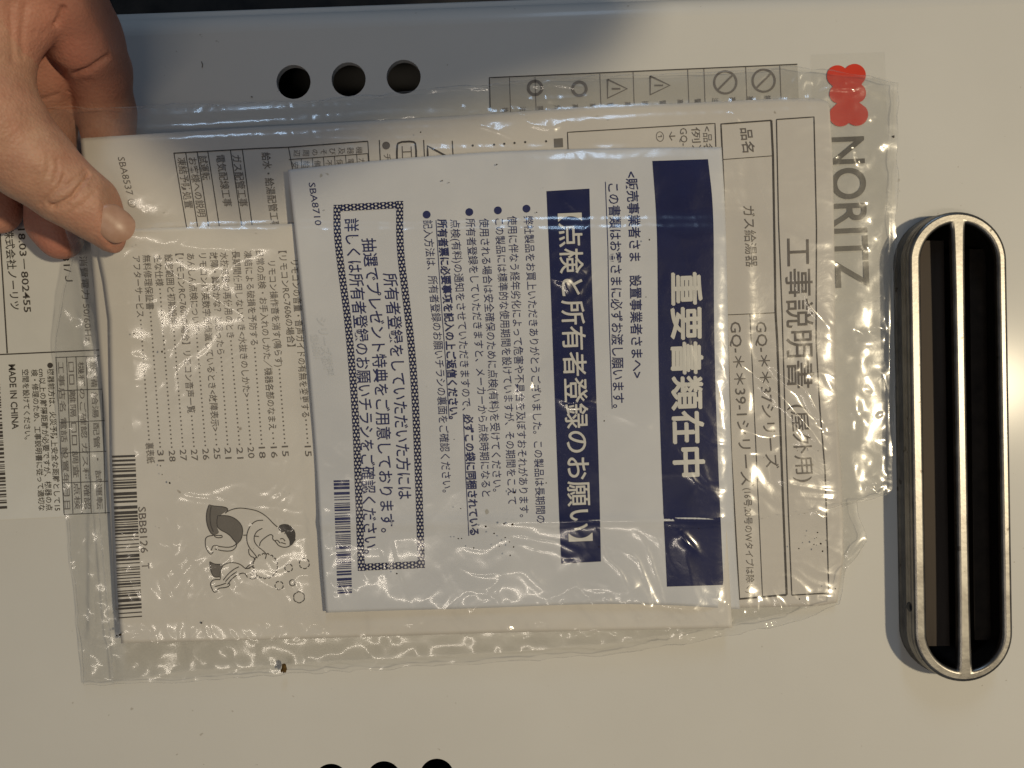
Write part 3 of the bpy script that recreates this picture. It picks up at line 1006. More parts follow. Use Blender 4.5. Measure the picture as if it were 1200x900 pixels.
for s, a, b in (('シリーズ機種', (376, 372), (386, 440)), ('SBA6801', (368, 392), (373, 420)), ):
    text(S_n, s, a, b, 13, M_ghost, note, .02)
# lattice frame round the prize-draw text
bl_o = curve_pts([(391, 240), (390.7, 273), (397, 325), (404, 377), (412, 473), (416, 570), (419.5, 669)])
br_o = curve_pts([(472.6, 235.5), (472.5, 290), (480, 350), (487, 411), (491.5, 480), (495, 570), (498, 665.5)])
bl_i = [(x + 8.2, y) for x, y in bl_o]
br_i = [(x - 8.2, y) for x, y in br_o]
patch(S_n, bl_o, bl_i, M_navy, note, 'frame_band', nx=3, ny=80)
patch(S_n, br_i, br_o, M_navy, note, 'frame_band', nx=3, ny=80)
patch(S_n, [(399.3, 239.6), (399.3, 247.6)], [(464.3, 236), (464.3, 244.2)], M_navy, note, 'frame_band', nx=20, ny=2)
patch(S_n, [(427.3, 660.6), (427.6, 668.6)], [(490, 657.6), (490, 666)], M_navy, note, 'frame_band', nx=20, ny=2)
dia = []
def diamonds(pts, wd=8.2):
    p = np.array(pts, float)
    L = np.linalg.norm(np.diff(p, axis=0), axis=1).sum()
    n = int(L / 4.1)
    q = arclen_sample(p, (np.arange(n) + .5) / n)
    tn = np.gradient(q, axis=0)
    tn /= np.linalg.norm(tn, axis=1, keepdims=True)
    nn = np.stack([-tn[:, 1], tn[:, 0]], -1)
    for i in range(n):
        for o_ in ((-2.05, 2.05) if i % 2 else (0, -3.6, 3.6)):
            r = 1.5 if abs(o_) < 3 else .9
            c = q[i] + nn[i] * o_
            pp = np.array([c + tn[i] * r * 1.15, c + nn[i] * r, c - tn[i] * r * 1.15, c - nn[i] * r])
            dia.append((S_n.put(pp[:, 0], pp[:, 1], INK * 2.2), [(0, 1, 2, 3)]))
diamonds([((a[0] + b[0]) / 2, a[1]) for a, b in zip(bl_o, bl_i)])
diamonds([((a[0] + b[0]) / 2, a[1]) for a, b in zip(br_o, br_i)])
diamonds([(400, 243.6), (464, 240.1)])
diamonds([(428, 664.6), (489.5, 661.8)])
v_, f_ = merge(dia)
mesh_obj('frame_lattice', v_, f_, M_pale, note, kind='stuff')

# ------------------------------------------------------------------ clear plastic bag
bag = thing('plastic_bag', 'wrinkled clear plastic bag holding the papers, pinched by a thumb', 'plastic bag')
BL = [(48, 127), (62, 220), (86, 296), (74, 345), (65.5, 400), (65, 450), (72, 530), (78, 600), (88, 690), (98, 803)]
BR = [(1053, 97), (1052, 200), (1049, 330), (1050, 470), (1046, 572), (1040, 580), (1004, 588), (1006, 605), (1018, 634), (992, 668), (984, 708)]
BT = [(48, 127), (200, 123), (340, 119), (430, 112), (560, 99), (650, 91), (760, 88), (860, 82), (930, 77), (985, 84), (1030, 90), (1053, 97)]
BB = [(98, 803), (133, 802), (213, 799), (300, 793), (450, 784), (600, 776), (700, 768), (811, 753), (880, 740), (935, 727), (984, 708)]
def wobble(pts, seed, amt):
    p = arclen_sample(pts, np.linspace(0, 1, 90))
    q = p.copy()
    q[:, 0] += amt * vnoise(p[:, 0] / 17 + 3.3, p[:, 1] / 17, seed)
    q[:, 1] += amt * vnoise(p[:, 0] / 17, p[:, 1] / 17 + 7.7, seed + 1)
    q[0], q[-1] = p[0], p[-1]
    return [tuple(a) for a in q]
BL0, BR0, BT0, BB0 = BL, BR, BT, BB
BL, BR, BT, BB = wobble(BL, 201, 1.6), wobble(BR, 203, 2.0), wobble(BT, 205, 2.2), wobble(BB, 207, 2.2)
def content_height(px, py):
    """smooth drape over the papers"""
    def ins_rect(x0, x1, y0, y1, s):
        return (1 / (1 + np.exp(-(px - x0) / 4))) * (1 / (1 + np.exp((px - x1) / s))) * (1 / (1 + np.exp(-(py - y0) / 3.5))) * (1 / (1 + np.exp((py - y1) / s)))
    tilt = (px - 500) * .045
    h = .0058 * ins_rect(86 + (py - 160) * .076, 992, 140 - tilt, 726, 7)
    h = h + .0032 * ins_rect(104 + (py - 270) * .068, 866, 262 - tilt * .2, 755 - tilt * .6, 7)
    h = h + .0023 * ins_rect(335 + (py - 199) * .08, 860, 186 - tilt * .6, 718, 6)
    return h
def ridge(px, py, pts, width, height, taper=True):
    out = np.zeros_like(px)
    p = np.array(pts, float)
    x0, x1 = p[:, 0].min() - 5 * width, p[:, 0].max() + 5 * width
    y0, y1 = p[:, 1].min() - 5 * width, p[:, 1].max() + 5 * width
    m = (px > x0) & (px < x1) & (py > y0) & (py < y1)
    if not m.any():
        return out
    qx, qy = px[m], py[m]
    seg = np.linalg.norm(np.diff(p, axis=0), axis=1)
    tot = seg.sum()
    best = np.full(qx.shape, 1e9)
    par = np.zeros(qx.shape)
    acc = 0
    for a, b, l in zip(p[:-1], p[1:], seg):
        d = (b - a) / l
        s = np.clip((qx - a[0]) * d[0] + (qy - a[1]) * d[1], 0, l)
        r = np.hypot(qx - a[0] - d[0] * s, qy - a[1] - d[1] * s)
        k = r < best
        best = np.where(k, r, best)
        par = np.where(k, (acc + s) / tot, par)
        acc += l
    tp = np.sin(np.pi * np.clip(par, .03, .97)) ** .6 if taper else 1.0
    out[m] = .52 * height * tp * np.exp(-np.abs(best / width) ** 1.25)
    return out
mm = .001
RIDGES = [
    # top edge, catching the window
    ([(430, 113), (520, 104), (600, 100), (645, 97)], 4, .9), ([(585, 111), (605, 108), (620, 118), (650, 117), (690, 114), (702, 98)], 3.5, 1.5),
    ([(612, 96), (632, 100), (645, 97), (680, 103), (700, 96)], 3, 1.2), ([(588, 113), (604, 132), (622, 146), (648, 150), (664, 141)], 3, 1.4),
    ([(520, 140), (560, 146), (585, 154), (612, 166)], 3, 1.3), ([(545, 130), (566, 118), (573, 135)], 3, 1.0),
    ([(330, 163), (430, 165), (520, 162), (575, 161)], 3, 1.2), ([(120, 140), (240, 133), (340, 128), (470, 122)], 6, 1.4), ([(300, 108 + 24), (400, 140), (520, 132)], 8, 1.2),
    # right end
    ([(880, 160), (888, 215), (905, 262), (930, 317), (950, 360), (977, 378)], 4, 1.5), ([(871, 423), (911, 460), (945, 498), (965, 527)], 3, 1.8),
    ([(892, 407), (911, 436), (945, 457), (969, 504)], 3, 1.8), ([(868, 502), (890, 508), (914, 512), (940, 505)], 6, 1.2), ([(950, 596), (962, 606), (975, 606)], 4, 1.2),
    ([(948, 112), (975, 103), (1000, 104), (1025, 96)], 3, 1.3), ([(978, 116), (1000, 112), (1022, 101)], 3, 1.0), ([(985, 104), (994, 92)], 2.5, 1.2),
    ([(925, 108), (934, 92), (940, 82)], 3, 1.4), ([(934, 112), (944, 90)], 2.5, 1.2), ([(930, 70), (1000, 95), (1050, 120)], 7, .8),
    ([(984, 160), (1000, 172), (1008, 190), (996, 172)], 3, 1.3), ([(978, 185), (990, 178), (982, 196)], 3, 1.4), ([(978, 305), (1000, 322), (1012, 330)], 2.5, 1.4),
    ([(1010, 150), (1025, 170), (1040, 215), (1035, 260)], 5, .8), ([(1000, 384), (1012, 392), (1006, 402)], 4, 1.6), ([(1020, 380), (1040, 388)], 4, 1.0),
    ([(995, 480), (1004, 492), (1003, 520)], 4, 1.5), ([(1014, 566), (1028, 578), (1040, 577)], 3, 2.0), ([(1022, 560), (1030, 572)], 3, 1.8), ([(990, 662), (1004, 648), (1018, 634)], 4, 2.4),
    ([(985, 570), (990, 610), (988, 660), (985, 700)], 4, 1.6), ([(1012, 420), (1035, 440), (1044, 470)], 6, .8), ([(1040, 110), (1042, 300), (1041, 560)], 3, .5),
    # lower edge
    ([(742, 690), (756, 712), (765, 722), (764, 745), (766, 762)], 4, 2.2), ([(764, 722), (790, 714), (812, 716), (824, 726), (820, 738)], 5, 2.0),
    ([(700, 740), (730, 748), (757, 760)], 5, 2.0), ([(775, 755), (810, 750), (850, 745), (888, 740), (922, 727), (964, 709)], 3, 1.8),
    ([(620, 720), (632, 742), (650, 760), (671, 770)], 4, 2.4), ([(645, 718), (652, 742), (670, 768)], 4, 2.0), ([(665, 735), (690, 745), (705, 738)], 5, 1.6),
    ([(470, 745), (490, 735), (510, 724), (545, 722), (590, 728)], 5, 2.0), ([(450, 766), (465, 752), (480, 746)], 3, 1.8), ([(555, 752), (568, 748), (562, 762)], 4, 2.0),
    ([(590, 752), (615, 758), (640, 756)], 5, 1.2), ([(360, 752), (370, 744), (384, 752)], 4, 1.4), ([(300, 760), (320, 752), (340, 742)], 4, 1.0),
    # left end
    ([(155, 752), (152, 772), (146, 790), (137, 801)], 3, 1.8), ([(163, 736), (176, 748), (190, 768)], 3, 1.8), ([(268, 765), (274, 754)], 3, 1.6),
    ([(72, 500), (92, 508), (108, 506), (100, 530)], 5, 2.2), ([(86, 350), (92, 385), (100, 420), (92, 440)], 5, 1.6), ([(104, 355), (112, 375), (108, 395)], 4, 2.0),
    ([(70, 370), (80, 380), (90, 372)], 5, 1.6), ([(78, 570), (92, 590), (88, 604)], 5, 2.2), ([(110, 600), (122, 612), (116, 625)], 4, 1.6), ([(98, 740), (108, 752), (104, 770)], 4, 2.2),
    ([(132, 560), (138, 600), (141, 640)], 4, 1.0), ([(150, 500), (156, 520), (160, 535)], 4, .8), ([(135, 500), (150, 470), (158, 520)], 6, .7), ([(120, 320), (140, 306), (160, 292)], 5, 1.0),
    # over the notice
    ([(560, 613), (650, 611), (760, 610), (900, 604)], 4, .9), ([(655, 226), (670, 240), (684, 252)], 4, 1.3), ([(640, 322), (660, 330), (668, 345)], 4, 1.3), ([(642, 300), (655, 290), (672, 312), (690, 322)], 5, 1.2),
    ([(650, 464), (668, 472), (690, 470), (702, 474)], 4, 1.3), ([(796, 622), (806, 636), (818, 648)], 3, 1.6), ([(590, 220), (640, 215), (700, 225)], 9, 1.0), ([(705, 480), (735, 490), (765, 505)], 6, .8),
    ([(470, 262), (478, 310), (472, 330)], 5, 1.0), ([(375, 260), (400, 230), (470, 205)], 10, .8), ([(600, 440), (612, 460), (625, 448)], 5, 1.2),
]
rr = random.Random(4)
LOWER = [([(742, 690), (756, 712), (765, 722), (764, 745), (766, 762)], 7, 3.4), ([(764, 722), (790, 714), (812, 716), (824, 726), (820, 738)], 7, 3.2),
         ([(700, 740), (730, 748), (757, 760)], 7, 3.2), ([(620, 716), (632, 742), (650, 760), (671, 770)], 7, 3.6), ([(645, 716), (652, 742), (670, 768)], 6, 3.2),
         ([(470, 745), (490, 735), (510, 724), (545, 722), (590, 728)], 7, 2.8), ([(580, 716), (596, 740), (612, 764)], 6, 3.0), ([(840, 716), (852, 730), (870, 738)], 6, 2.8), ([(690, 700), (700, 722), (716, 742)], 6, 3.0),
         ([(860, 420), (911, 460), (945, 498), (968, 528)], 5, 2.6), ([(888, 400), (911, 436), (945, 457), (969, 504)], 5, 2.6), ([(866, 500), (890, 512), (916, 516)], 9, 2.4),
         ([(905, 258), (930, 317), (950, 360), (972, 384)], 5, 2.4), ([(530, 716), (546, 742), (556, 764)], 6, 2.6)]
RIDGES += LOWER
RIDGES += [([(165, 292), (215, 330), (290, 372)], 9, 1.3), ([(160, 298), (185, 370), (215, 470)], 9, 1.4), ([(150, 300), (150, 370), (158, 450)], 8, 1.2), ([(168, 284), (240, 292), (330, 290)], 9, 1.1),
           ([(135, 300), (125, 350), (110, 410), (104, 470)], 7, 1.6), ([(60, 135), (150, 140), (260, 138)], 7, 1.2)]
RIDGES = [(p_, w_ * 1.35, h_ * 1.15) for p_, w_, h_ in RIDGES]
for i in range(64):         # short slanting tension wrinkles over the lower left booklet
    x, y = rr.uniform(160, 420), rr.uniform(585, 735)
    L = rr.uniform(14, 42)
    a = math.radians(rr.uniform(58, 76))
    RIDGES.append(([(x, y), (x + L * math.cos(a), y + L * math.sin(a))], rr.uniform(2.2, 4), rr.uniform(.45, 1.15)))
for i in range(44):         # puckers along the lower edge
    x = rr.uniform(480, 860)
    y = rr.uniform(700, 745) - (x - 600) * .05
    L = rr.uniform(10, 30)
    a = math.radians(rr.uniform(30, 130))
    RIDGES.append(([(x, y), (x + L * math.cos(a), y + L * math.sin(a))], rr.uniform(2.6, 5.5), rr.uniform(.9, 1.9)))
for i in range(22):         # puckers along the top and right edges
    if i < 11:
        x = rr.uniform(380, 940); y = rr.uniform(95, 150) - (x - 600) * .07
    else:
        x = rr.uniform(985, 1045); y = rr.uniform(140, 570)
    L = rr.uniform(8, 22)
    a = math.radians(rr.uniform(0, 180))
    RIDGES.append(([(x, y), (x + L * math.cos(a), y + L * math.sin(a))], rr.uniform(2.2, 4), rr.uniform(.4, 1.1)))

nxF, nyF = 500, 350
g = coons(BL, BR, BT, BB, nxF, nyF)
gx, gy = g[..., 0].ravel(), g[..., 1].ravel()
zc = content_height(gx, gy) + lift(gx, gy)
inside_edge = np.minimum.reduce([np.tile(np.linspace(0, 1, nxF + 1), nyF + 1) * 40, (1 - np.tile(np.linspace(0, 1, nxF + 1), nyF + 1)) * 40,
                                 np.repeat(np.linspace(0, 1, nyF + 1), nxF + 1) * 30, (1 - np.repeat(np.linspace(0, 1, nyF + 1), nxF + 1)) * 30])
ed = np.clip(inside_edge, 0, 1)
wr = np.zeros_like(gx)
for pts, wd, hh_ in RIDGES:
    wr = np.maximum(wr, ridge(gx, gy, pts, wd, hh_ * mm)) + .15 * ridge(gx, gy, pts, wd * 2.5, hh_ * mm)
wx, wy = gx + 14 * vnoise(gx / 40, gy / 40, 21), gy + 14 * vnoise(gx / 40, gy / 40, 22)
lowband = np.exp(-((gy - 742 + (gx - 500) * .04) / 26) ** 2)
def streaks(ang, la, lc, seed):
    c_, s_ = math.cos(ang), math.sin(ang)
    al, ac = wx * c_ + wy * s_, -wx * s_ + wy * c_
    patchy = np.clip(vnoise(gx / 120, gy / 110, seed + 5) + .15, 0, 1)
    return patchy * (1 - np.abs(vnoise(al / la, ac / lc, seed))) ** 2
ns = (.00105 * (1 - np.abs(vnoise(wx / 60, wy / 60, 31))) + .00055 * streaks(1.15, 70, 13, 61) + .00050 * streaks(.15, 80, 14, 71) + .00045 * streaks(2.2, 60, 12, 81)
      + lowband * (.0016 * (1 - np.abs(vnoise(wx / 27, wy / 45, 91))) + .0008 * (1 - np.abs(vnoise(wx / 13, wy / 19, 92))))
      + .00010 * (1 - np.abs(vnoise(wx / 22, wy / 24, 32))) + .00004 * vnoise(gx / 9, gy / 10, 33))
over_paper = np.clip(content_height(gx, gy) / .006, 0, 1)
zone = (1.1 * bump(gx, gy, 280, 665, 170, 85) + .35 * bump(gx, gy, 170, 420, 60, 120) + .9 * np.exp(-((gy - 738 + (gx - 500) * .03) / 24) ** 2) + .95 * bump(gx, gy, 640, 700, 190, 55) + .6 * bump(gx, gy, 920, 530, 55, 90) + .5 * bump(gx, gy, 660, 300, 40, 70) + .6 * bump(gx, gy, 610, 450, 60, 40)
        + .5 * bump(gx, gy, 560, 150, 150, 25))
calm = 1 - .7 * (1 / (1 + np.exp((gx - 470) / 30))) * (gy < 220) - .8 * (1 / (1 + np.exp(-(gx - 985) / 8)))
amp = 1.15 * calm * (1 - over_paper) + over_paper * (.32 + .75 * np.clip(zone, 0, 1.1))
zf = .0021 + zc + wr + ns * amp + .0016 * (1 - over_paper) * (.5 + .5 * vnoise(gx / 70, gy / 60, 41))
nl, nr_ = np.interp(gy, Ls[:, 1], Ls[:, 0]), np.interp(gy, Rs[:, 1], Rs[:, 0])
innote = (gx > nl - 2) & (gx < nr_ + 2) & (gy > 170) & (gy < 720)
inman = (gx > 92) & (gx < 991) & (gy > 165 - (gx - 94) * .056) & (gy < 716)
inins = (gx > 108) & (gx < 860) & (gy > 260) & (gy < 756)
zf0 = zf.copy()
zf = np.where(inman, np.maximum(zf, z_man(gx, gy) + .0007), zf)
zf = np.where(inins, np.maximum(zf, z_ins(gx, gy) + .0007), zf)
zf = np.where(innote, np.maximum(zf, z_not(gx, gy) + .0007), zf)
dlt = (zf - zf0).reshape(nyF + 1, nxF + 1)
for _ in range(10):
    pd = np.pad(dlt, 1, mode='edge')
    dlt = np.maximum(dlt * .5, .5 * pd[1:-1, 1:-1] + .125 * (pd[:-2, 1:-1] + pd[2:, 1:-1] + pd[1:-1, :-2] + pd[1:-1, 2:]))
zf = zf0 + dlt.ravel()
mesh_obj('front_film', Pn(gx, gy, zf), grid_faces(nxF, nyF), M_film, bag, smooth=True)

nxB, nyB = 250, 180
BL, BR, BT, BB = BL0, BR0, BT0, BB0
BLb = [(x - 2, y) for x, y in BL]
BBb = [(x, y - 12 if 200 < x < 950 else y - 1) for x, y in BB]
BBb[0] = (96, 802); BBb[-1] = (982, 707)
BTb = [(x, y + (4 if 100 < x < 1020 else 0)) for x, y in BT]
BLb[0] = (46, 128); BTb[0] = (46, 128); BLb[-1] = BBb[0]
BRb = [(x - 1, y) for x, y in BR]; BRb[-1] = BBb[-1]; BTb[-1] = BRb[0]
g = coons(BLb, BRb, BTb, BBb, nxB, nyB)
bx_, by_ = g[..., 0].ravel(), g[..., 1].ravel()
ovb = np.clip(content_height(bx_, by_) / .006, 0, 1)
zb = .0006 + lift(bx_, by_) * 1.0 + (1 - ovb) * (.0003 + .0007 * (1 - np.abs(vnoise(bx_ / 30, by_ / 30, 51))) + .0003 * vnoise(bx_ / 11, by_ / 12, 52))
zb = np.where(ovb > .5, np.minimum(zb, z_man(bx_, by_) - .0035), zb)
zb = np.maximum(zb, .0006)
mesh_obj('back_film', Pn(bx_, by_, zb), grid_faces(nxB, nyB), M_filmb, bag, smooth=True)

def film_z(px, py):
    px, py = np.atleast_1d(np.asarray(px, float)), np.atleast_1d(np.asarray(py, float))
    i = [int(np.argmin((gx - a) ** 2 + (gy - b) ** 2)) for a, b in zip(px, py)]
    return zf[i]
# heat-sealed seam at the closed end
sp = smooth_poly([(113, 560), (118, 620), (123, 683), (130, 760), (132.5, 801)], 2)
S_f = Surf(lambda x, y: film_z(x, y))
v_, f_ = strip(S_f, sp, 2.2, None, None, off=.0003, step=3)
mesh_obj('heat_seam', v_, f_, M_seam, bag)
# the cut edge of the film, curled, its milkier material painting a bright rim
rim_ix = [k for k in range(nxF + 1)] + [(r_ + 1) * (nxF + 1) - 1 for r_ in range(1, nyF + 1)] + [nyF * (nxF + 1) + k for k in range(nxF - 1, -1, -1)] + [r_ * (nxF + 1) for r_ in range(nyF - 1, 0, -1)]
rp = np.stack([gx[rim_ix], gy[rim_ix]], -1); rz = zf[rim_ix]
rc = rp.mean(0)
dr_ = np.gradient(rp, axis=0); dr_ /= np.maximum(np.linalg.norm(dr_, axis=1, keepdims=True), 1e-9)
rn = np.stack([-dr_[:, 1], dr_[:, 0]], -1)
wv = .55 + .45 * vnoise(rp[:, 0] / 14, rp[:, 1] / 14, 301)
ra = Pn(rp[:, 0], rp[:, 1], rz); rb = Pn(rp[:, 0] + rn[:, 0] * 1.6 * wv, rp[:, 1] + rn[:, 1] * 1.6 * wv, rz + .0004 * wv)
nrim = len(rim_ix)
mesh_obj('film_edge', np.concatenate([ra, rb]), [(i, (i + 1) % nrim, nrim + (i + 1) % nrim, nrim + i) for i in range(nrim)], M_seam, bag, smooth=True)
# dirt specks caught on the film
specks = []
def speck(x, y, r):
    n = rr.randint(5, 8)
    a = [2 * math.pi * i / n for i in range(n)]
    px = np.array([x + r * rr.uniform(.5, 1.3) * math.cos(t) for t in a])
    py = np.array([y + r * rr.uniform(.5, 1.3) * math.sin(t) for t in a])
    z = float(film_z(x, y)[0]) + .00025
    v = np.concatenate([Pn(px, py, z), Pn(x, y, z + .0003)[None]])
    specks.append((v, [(i, n, (i + 1) % n) for i in range(n)]))
for x, y, r in ((569, 617, 1.6), (591, 614, 1.8), (600.5, 615, 2.0), (579, 625, 1.2), (592, 630, 1.3), (597, 635, 1.2), (602, 641, 1.4), (598, 651, 1.3), (537, 631, 1.2), (541, 631, 1.0), (555, 642, 1.2), (585, 640, 1.0),
                (603, 577, 1.8), (958, 624, 1.1), (962, 637, 1.5), (954, 638, 1.2), (964, 646, 1.3), (957, 630, .9), (970, 641, 1.0), (936, 643, 1.2), (968, 633, .9), (979, 690, 1.2), (937, 702, 1.1),
                (141, 744, 2.4), (137, 745, 1.8), (236, 730, 1.5), (188, 546, 1.2), (199, 566, 1.5), (190, 556, 1.0), (190, 412, 1.7), (157, 391, 1.4), (465, 672, 1.4), (708, 493, 1.3), (761, 281, 1.3), (757, 348, 1.2), (493, 155, 1.3),
                (518, 212, 1.2), (526, 214, 1.0), (582, 193, 1.3), (629, 249, 1.0), (702, 641, 1.3), (640, 566, 1.2), (540, 596, 1.0), (532, 515, 1.0)):
    speck(x, y, r * .78)
for i in range(26):
    speck(rr.uniform(150, 960), rr.uniform(150, 700), rr.uniform(.3, .65))
v_, f_ = merge(specks)
mesh_obj('dirt_specks', v_, f_, M_dirt, bag, kind='stuff')
# brown crumb and small marks on the panel
def crumb(name, label, x, y, r, sx, sy, z=0.0):
    bm = bmesh.new()
    bmesh.ops.create_icosphere(bm, subdivisions=2, radius=r * K)
    q = random.Random(int(x))
    for v in bm.verts:
        s = q.uniform(.6, 1.25)
        v.co = Vector((v.co.x * s * sx, v.co.y * s * sy, v.co.z * s * .5))
    me = bpy.data.meshes.new(name)
    bm.to_mesh(me); bm.free()
    me.materials.append(M_dirt if r < 3 else mat_noise('crumb_brown', (.05, .028, .008), (.13, .075, .02), 900, (.6, .9), .2))
    o = bpy.data.objects.new(name, me)
    o.location = P(x, y, z + r * K * .35)
    COL.objects.link(o)
    o['label'] = label
    o['category'] = 'crumb'
    return o
crumb('dirt_crumb', 'brown crumb on the bag beneath the bathing drawing', 333, 784, 5, .75, 1.1, float(film_z(333, 784)[0]))
crumb('dirt_crumb', 'tiny dark speck on the panel right of the red mark', 1047, 160, 1.6, 1, 1)

# ------------------------------------------------------------------ hand
hand = thing('person', 'bare hand in the top left corner, thumb pressing on the plastic bag', 'person')
def J(px, py, z, r):
    return np.r_[np.array(P(px, py, z * mm)), r * mm]
chains = {
    'thumb': [J(-75, 40, 64, 24), J(-18, 138, 58, 17.5), J(36, 188, 51, 13.3), J(76, 222, 44.5, 11.2), J(107, 243, 39.5, 10.0), J(135, 266, 36.0, 9.3)],
    'index': [J(30, -70, 66, 17), J(72, -12, 52, 13.5), J(98, 44, 37, 13.0), J(114, 80, 24, 11.2), J(124, 130, 12.5, 10.2), J(132, 200, 11.0, 9.0), J(138, 240, 10.5, 8)],
    'middle': [J(-15, -40, 58, 15), J(20, 20, 44, 13), J(46, 80, 28, 11.6), J(54, 130, 15, 10.6), J(56, 200, 11, 9.8), J(63, 262, 10.5, 9.2), J(71, 279, 10.3, 8.2)],
    'ring': [J(-70, -10, 50, 15), J(-45, 60, 40, 12), J(-22, 120, 24, 10.5), J(-14, 190, 12, 9.8), J(-7, 236, 10.5, 9), J(-3, 248, 10.3, 8.4)],
    'palm': [J(-130, -60, 62, 36), J(-60, -70, 66, 30), J(20, -110, 70, 22)],
    'web': [J(-10, 55, 60, 13), J(22, 18, 58, 11.5), J(52, -10, 54, 11)],
    'wrist': [J(-130, -60, 62, 36), J(-290, -210, 85, 32), J(-620, -470, 130, 40)],
}
vox = .0008
lo = np.array([-.50, .02, -.003]); hi = np.array([-.11, .36, .17])
# dense grid near the picture, the off-frame wrist is meshed in the same grid but cropped
lo = np.array([P(-160, 0, 0)[0], P(0, 330, 0)[1], -.001]); hi = np.array([P(190, 0, 0)[0], P(0, -130, 0)[1] + .01, .098])
nn_ = np.ceil((hi - lo) / vox).astype(int)
ax_ = [lo[i] + vox * np.arange(nn_[i]) for i in range(3)]
GX, GY, GZ = np.meshgrid(*ax_, indexing='ij')
def chain_sdf(ch, X, Y, Z, k=.0025):
    out = None
    for a, b in zip(ch[:-1], ch[1:]):
        ab = b[:3] - a[:3]
        L2 = ab @ ab
        t = np.clip(((X - a[0]) * ab[0] + (Y - a[1]) * ab[1] + (Z - a[2]) * ab[2]) / L2, 0, 1)
        d = np.sqrt((X - a[0] - ab[0] * t) ** 2 + (Y - a[1] - ab[1] * t) ** 2 + (Z - a[2] - ab[2] * t) ** 2) - (a[3] + (b[3] - a[3]) * t)
        out = d if out is None else smin(out, d, k)
    return out
def smin(a, b, k):
    h = np.clip(.5 + .5 * (b - a) / k, 0, 1)
    return b + (a - b) * h - k * h * (1 - h)
sd = chain_sdf(chains['thumb'], GX, GY, GZ, .004)
sd = smin(sd, chain_sdf(chains['palm'], GX, GY, GZ), .008)
sd = smin(sd, chain_sdf(chains['web'], GX, GY, GZ), .006)
fing = chain_sdf(chains['index'], GX, GY, GZ, .0035)
fing = smin(fing, chain_sdf(chains['middle'], GX, GY, GZ, .0035), .0012)
fing = smin(fing, chain_sdf(chains['ring'], GX, GY, GZ, .0035), .0012)
sd = smin(sd, fing, .0022)
sd = smin(sd, chain_sdf(chains['wrist'], GX, GY, GZ), .008)
# close the crop
for ax__ in range(3):
    sl = [slice(None)] * 3
    for e_ in (0, -1):
        sl[ax__] = e_
        sd[tuple(sl)] = np.maximum(sd[tuple(sl)], .0005)

def surface_nets(f, origin, h):
    ins_ = f < 0
    nx, ny, nz = f.shape
    c = np.zeros((nx - 1, ny - 1, nz - 1), int)
    for dx in (0, 1):
        for dy in (0, 1):
            for dz in (0, 1):
                c += ins_[dx:nx - 1 + dx, dy:ny - 1 + dy, dz:nz - 1 + dz]
    act = (c > 0) & (c < 8)
    idx = -np.ones(act.shape, int)
    ii = np.argwhere(act)
    idx[act] = np.arange(len(ii))
    acc = np.zeros((len(ii), 3)); cnt = np.zeros(len(ii))
    corners = [(a, b, d) for a in (0, 1) for b in (0, 1) for d in (0, 1)]
    for p in corners:
        for axis in range(3):
            if p[axis]:
                continue
            q = list(p); q[axis] = 1
            fa = f[ii[:, 0] + p[0], ii[:, 1] + p[1], ii[:, 2] + p[2]]
            fb = f[ii[:, 0] + q[0], ii[:, 1] + q[1], ii[:, 2] + q[2]]
            m = (fa < 0) != (fb < 0)
            t = np.where(m, fa / np.where(m, fa - fb, 1), 0)
            pos = np.array(p, float)[None].repeat(len(ii), 0)
            pos[:, axis] += t
            acc += pos * m[:, None]; cnt += m
    V = origin + (ii + acc / cnt[:, None]) * h
    F = []
    for axis in range(3):
        o1, o2 = [(1, 2), (2, 0), (0, 1)][axis]
        sl0 = [slice(1, -1)] * 3; sl1 = [slice(1, -1)] * 3
        sl0[axis] = slice(0, -1); sl1[axis] = slice(1, None)
        A, B = ins_[tuple(sl0)], ins_[tuple(sl1)]
        e = np.argwhere(A != B)
        base = e.copy()
        for k in range(3):
            if k != axis:
                base[:, k] += 1
        flip = A[tuple(e.T)]
        def cell(d1, d2):
            q = base.copy(); q[:, o1] -= d1; q[:, o2] -= d2
            return idx[tuple(q.T)]
        q = np.stack([cell(1, 1), cell(0, 1), cell(0, 0), cell(1, 0)], -1)
        q[~flip] = q[~flip][:, ::-1]
        F.append(q)
    return V, np.concatenate(F)
hv, hf = surface_nets(sd, lo, vox)
# relax
nbr_a = np.concatenate([hf[:, 0], hf[:, 1], hf[:, 2], hf[:, 3]]); nbr_b = np.concatenate([hf[:, 1], hf[:, 2], hf[:, 3], hf[:, 0]])
def relax(V, it):
    for _ in range(it):
        s = np.zeros_like(V); n = np.zeros(len(V))
        np.add.at(s, nbr_a, V[nbr_b]); np.add.at(s, nbr_b, V[nbr_a]); np.add.at(n, nbr_a, 1); np.add.at(n, nbr_b, 1)
        V = V * .5 + .5 * s / n[:, None]
    return V
hv = relax(hv, 6)
def vnormals(V, Fq):
    nrm = np.cross(V[Fq[:, 2]] - V[Fq[:, 0]], V[Fq[:, 3]] - V[Fq[:, 1]])
    o = np.zeros_like(V)
    for k in range(4):
        np.add.at(o, Fq[:, k], nrm)
    return o / np.maximum(np.linalg.norm(o, axis=1, keepdims=True), 1e-12)
vn = vnormals(hv, hf)
f_ = 1 - hv[:, 2] / D
hpx, hpy = 600 + hv[:, 0] / (K * f_), 450 - hv[:, 1] / (K * f_)
def pl_dist(px, py, pts):
    best = np.full(px.shape, 1e9)
    p = np.array(pts, float)
    for a, b in zip(p[:-1], p[1:]):
        d = b - a; l = np.linalg.norm(d); d = d / l
        s = np.clip((px - a[0]) * d[0] + (py - a[1]) * d[1], 0, l)
        best = np.minimum(best, np.hypot(px - a[0] - d[0] * s, py - a[1] - d[1] * s))
    return best
front = vn[:, 2] > .15
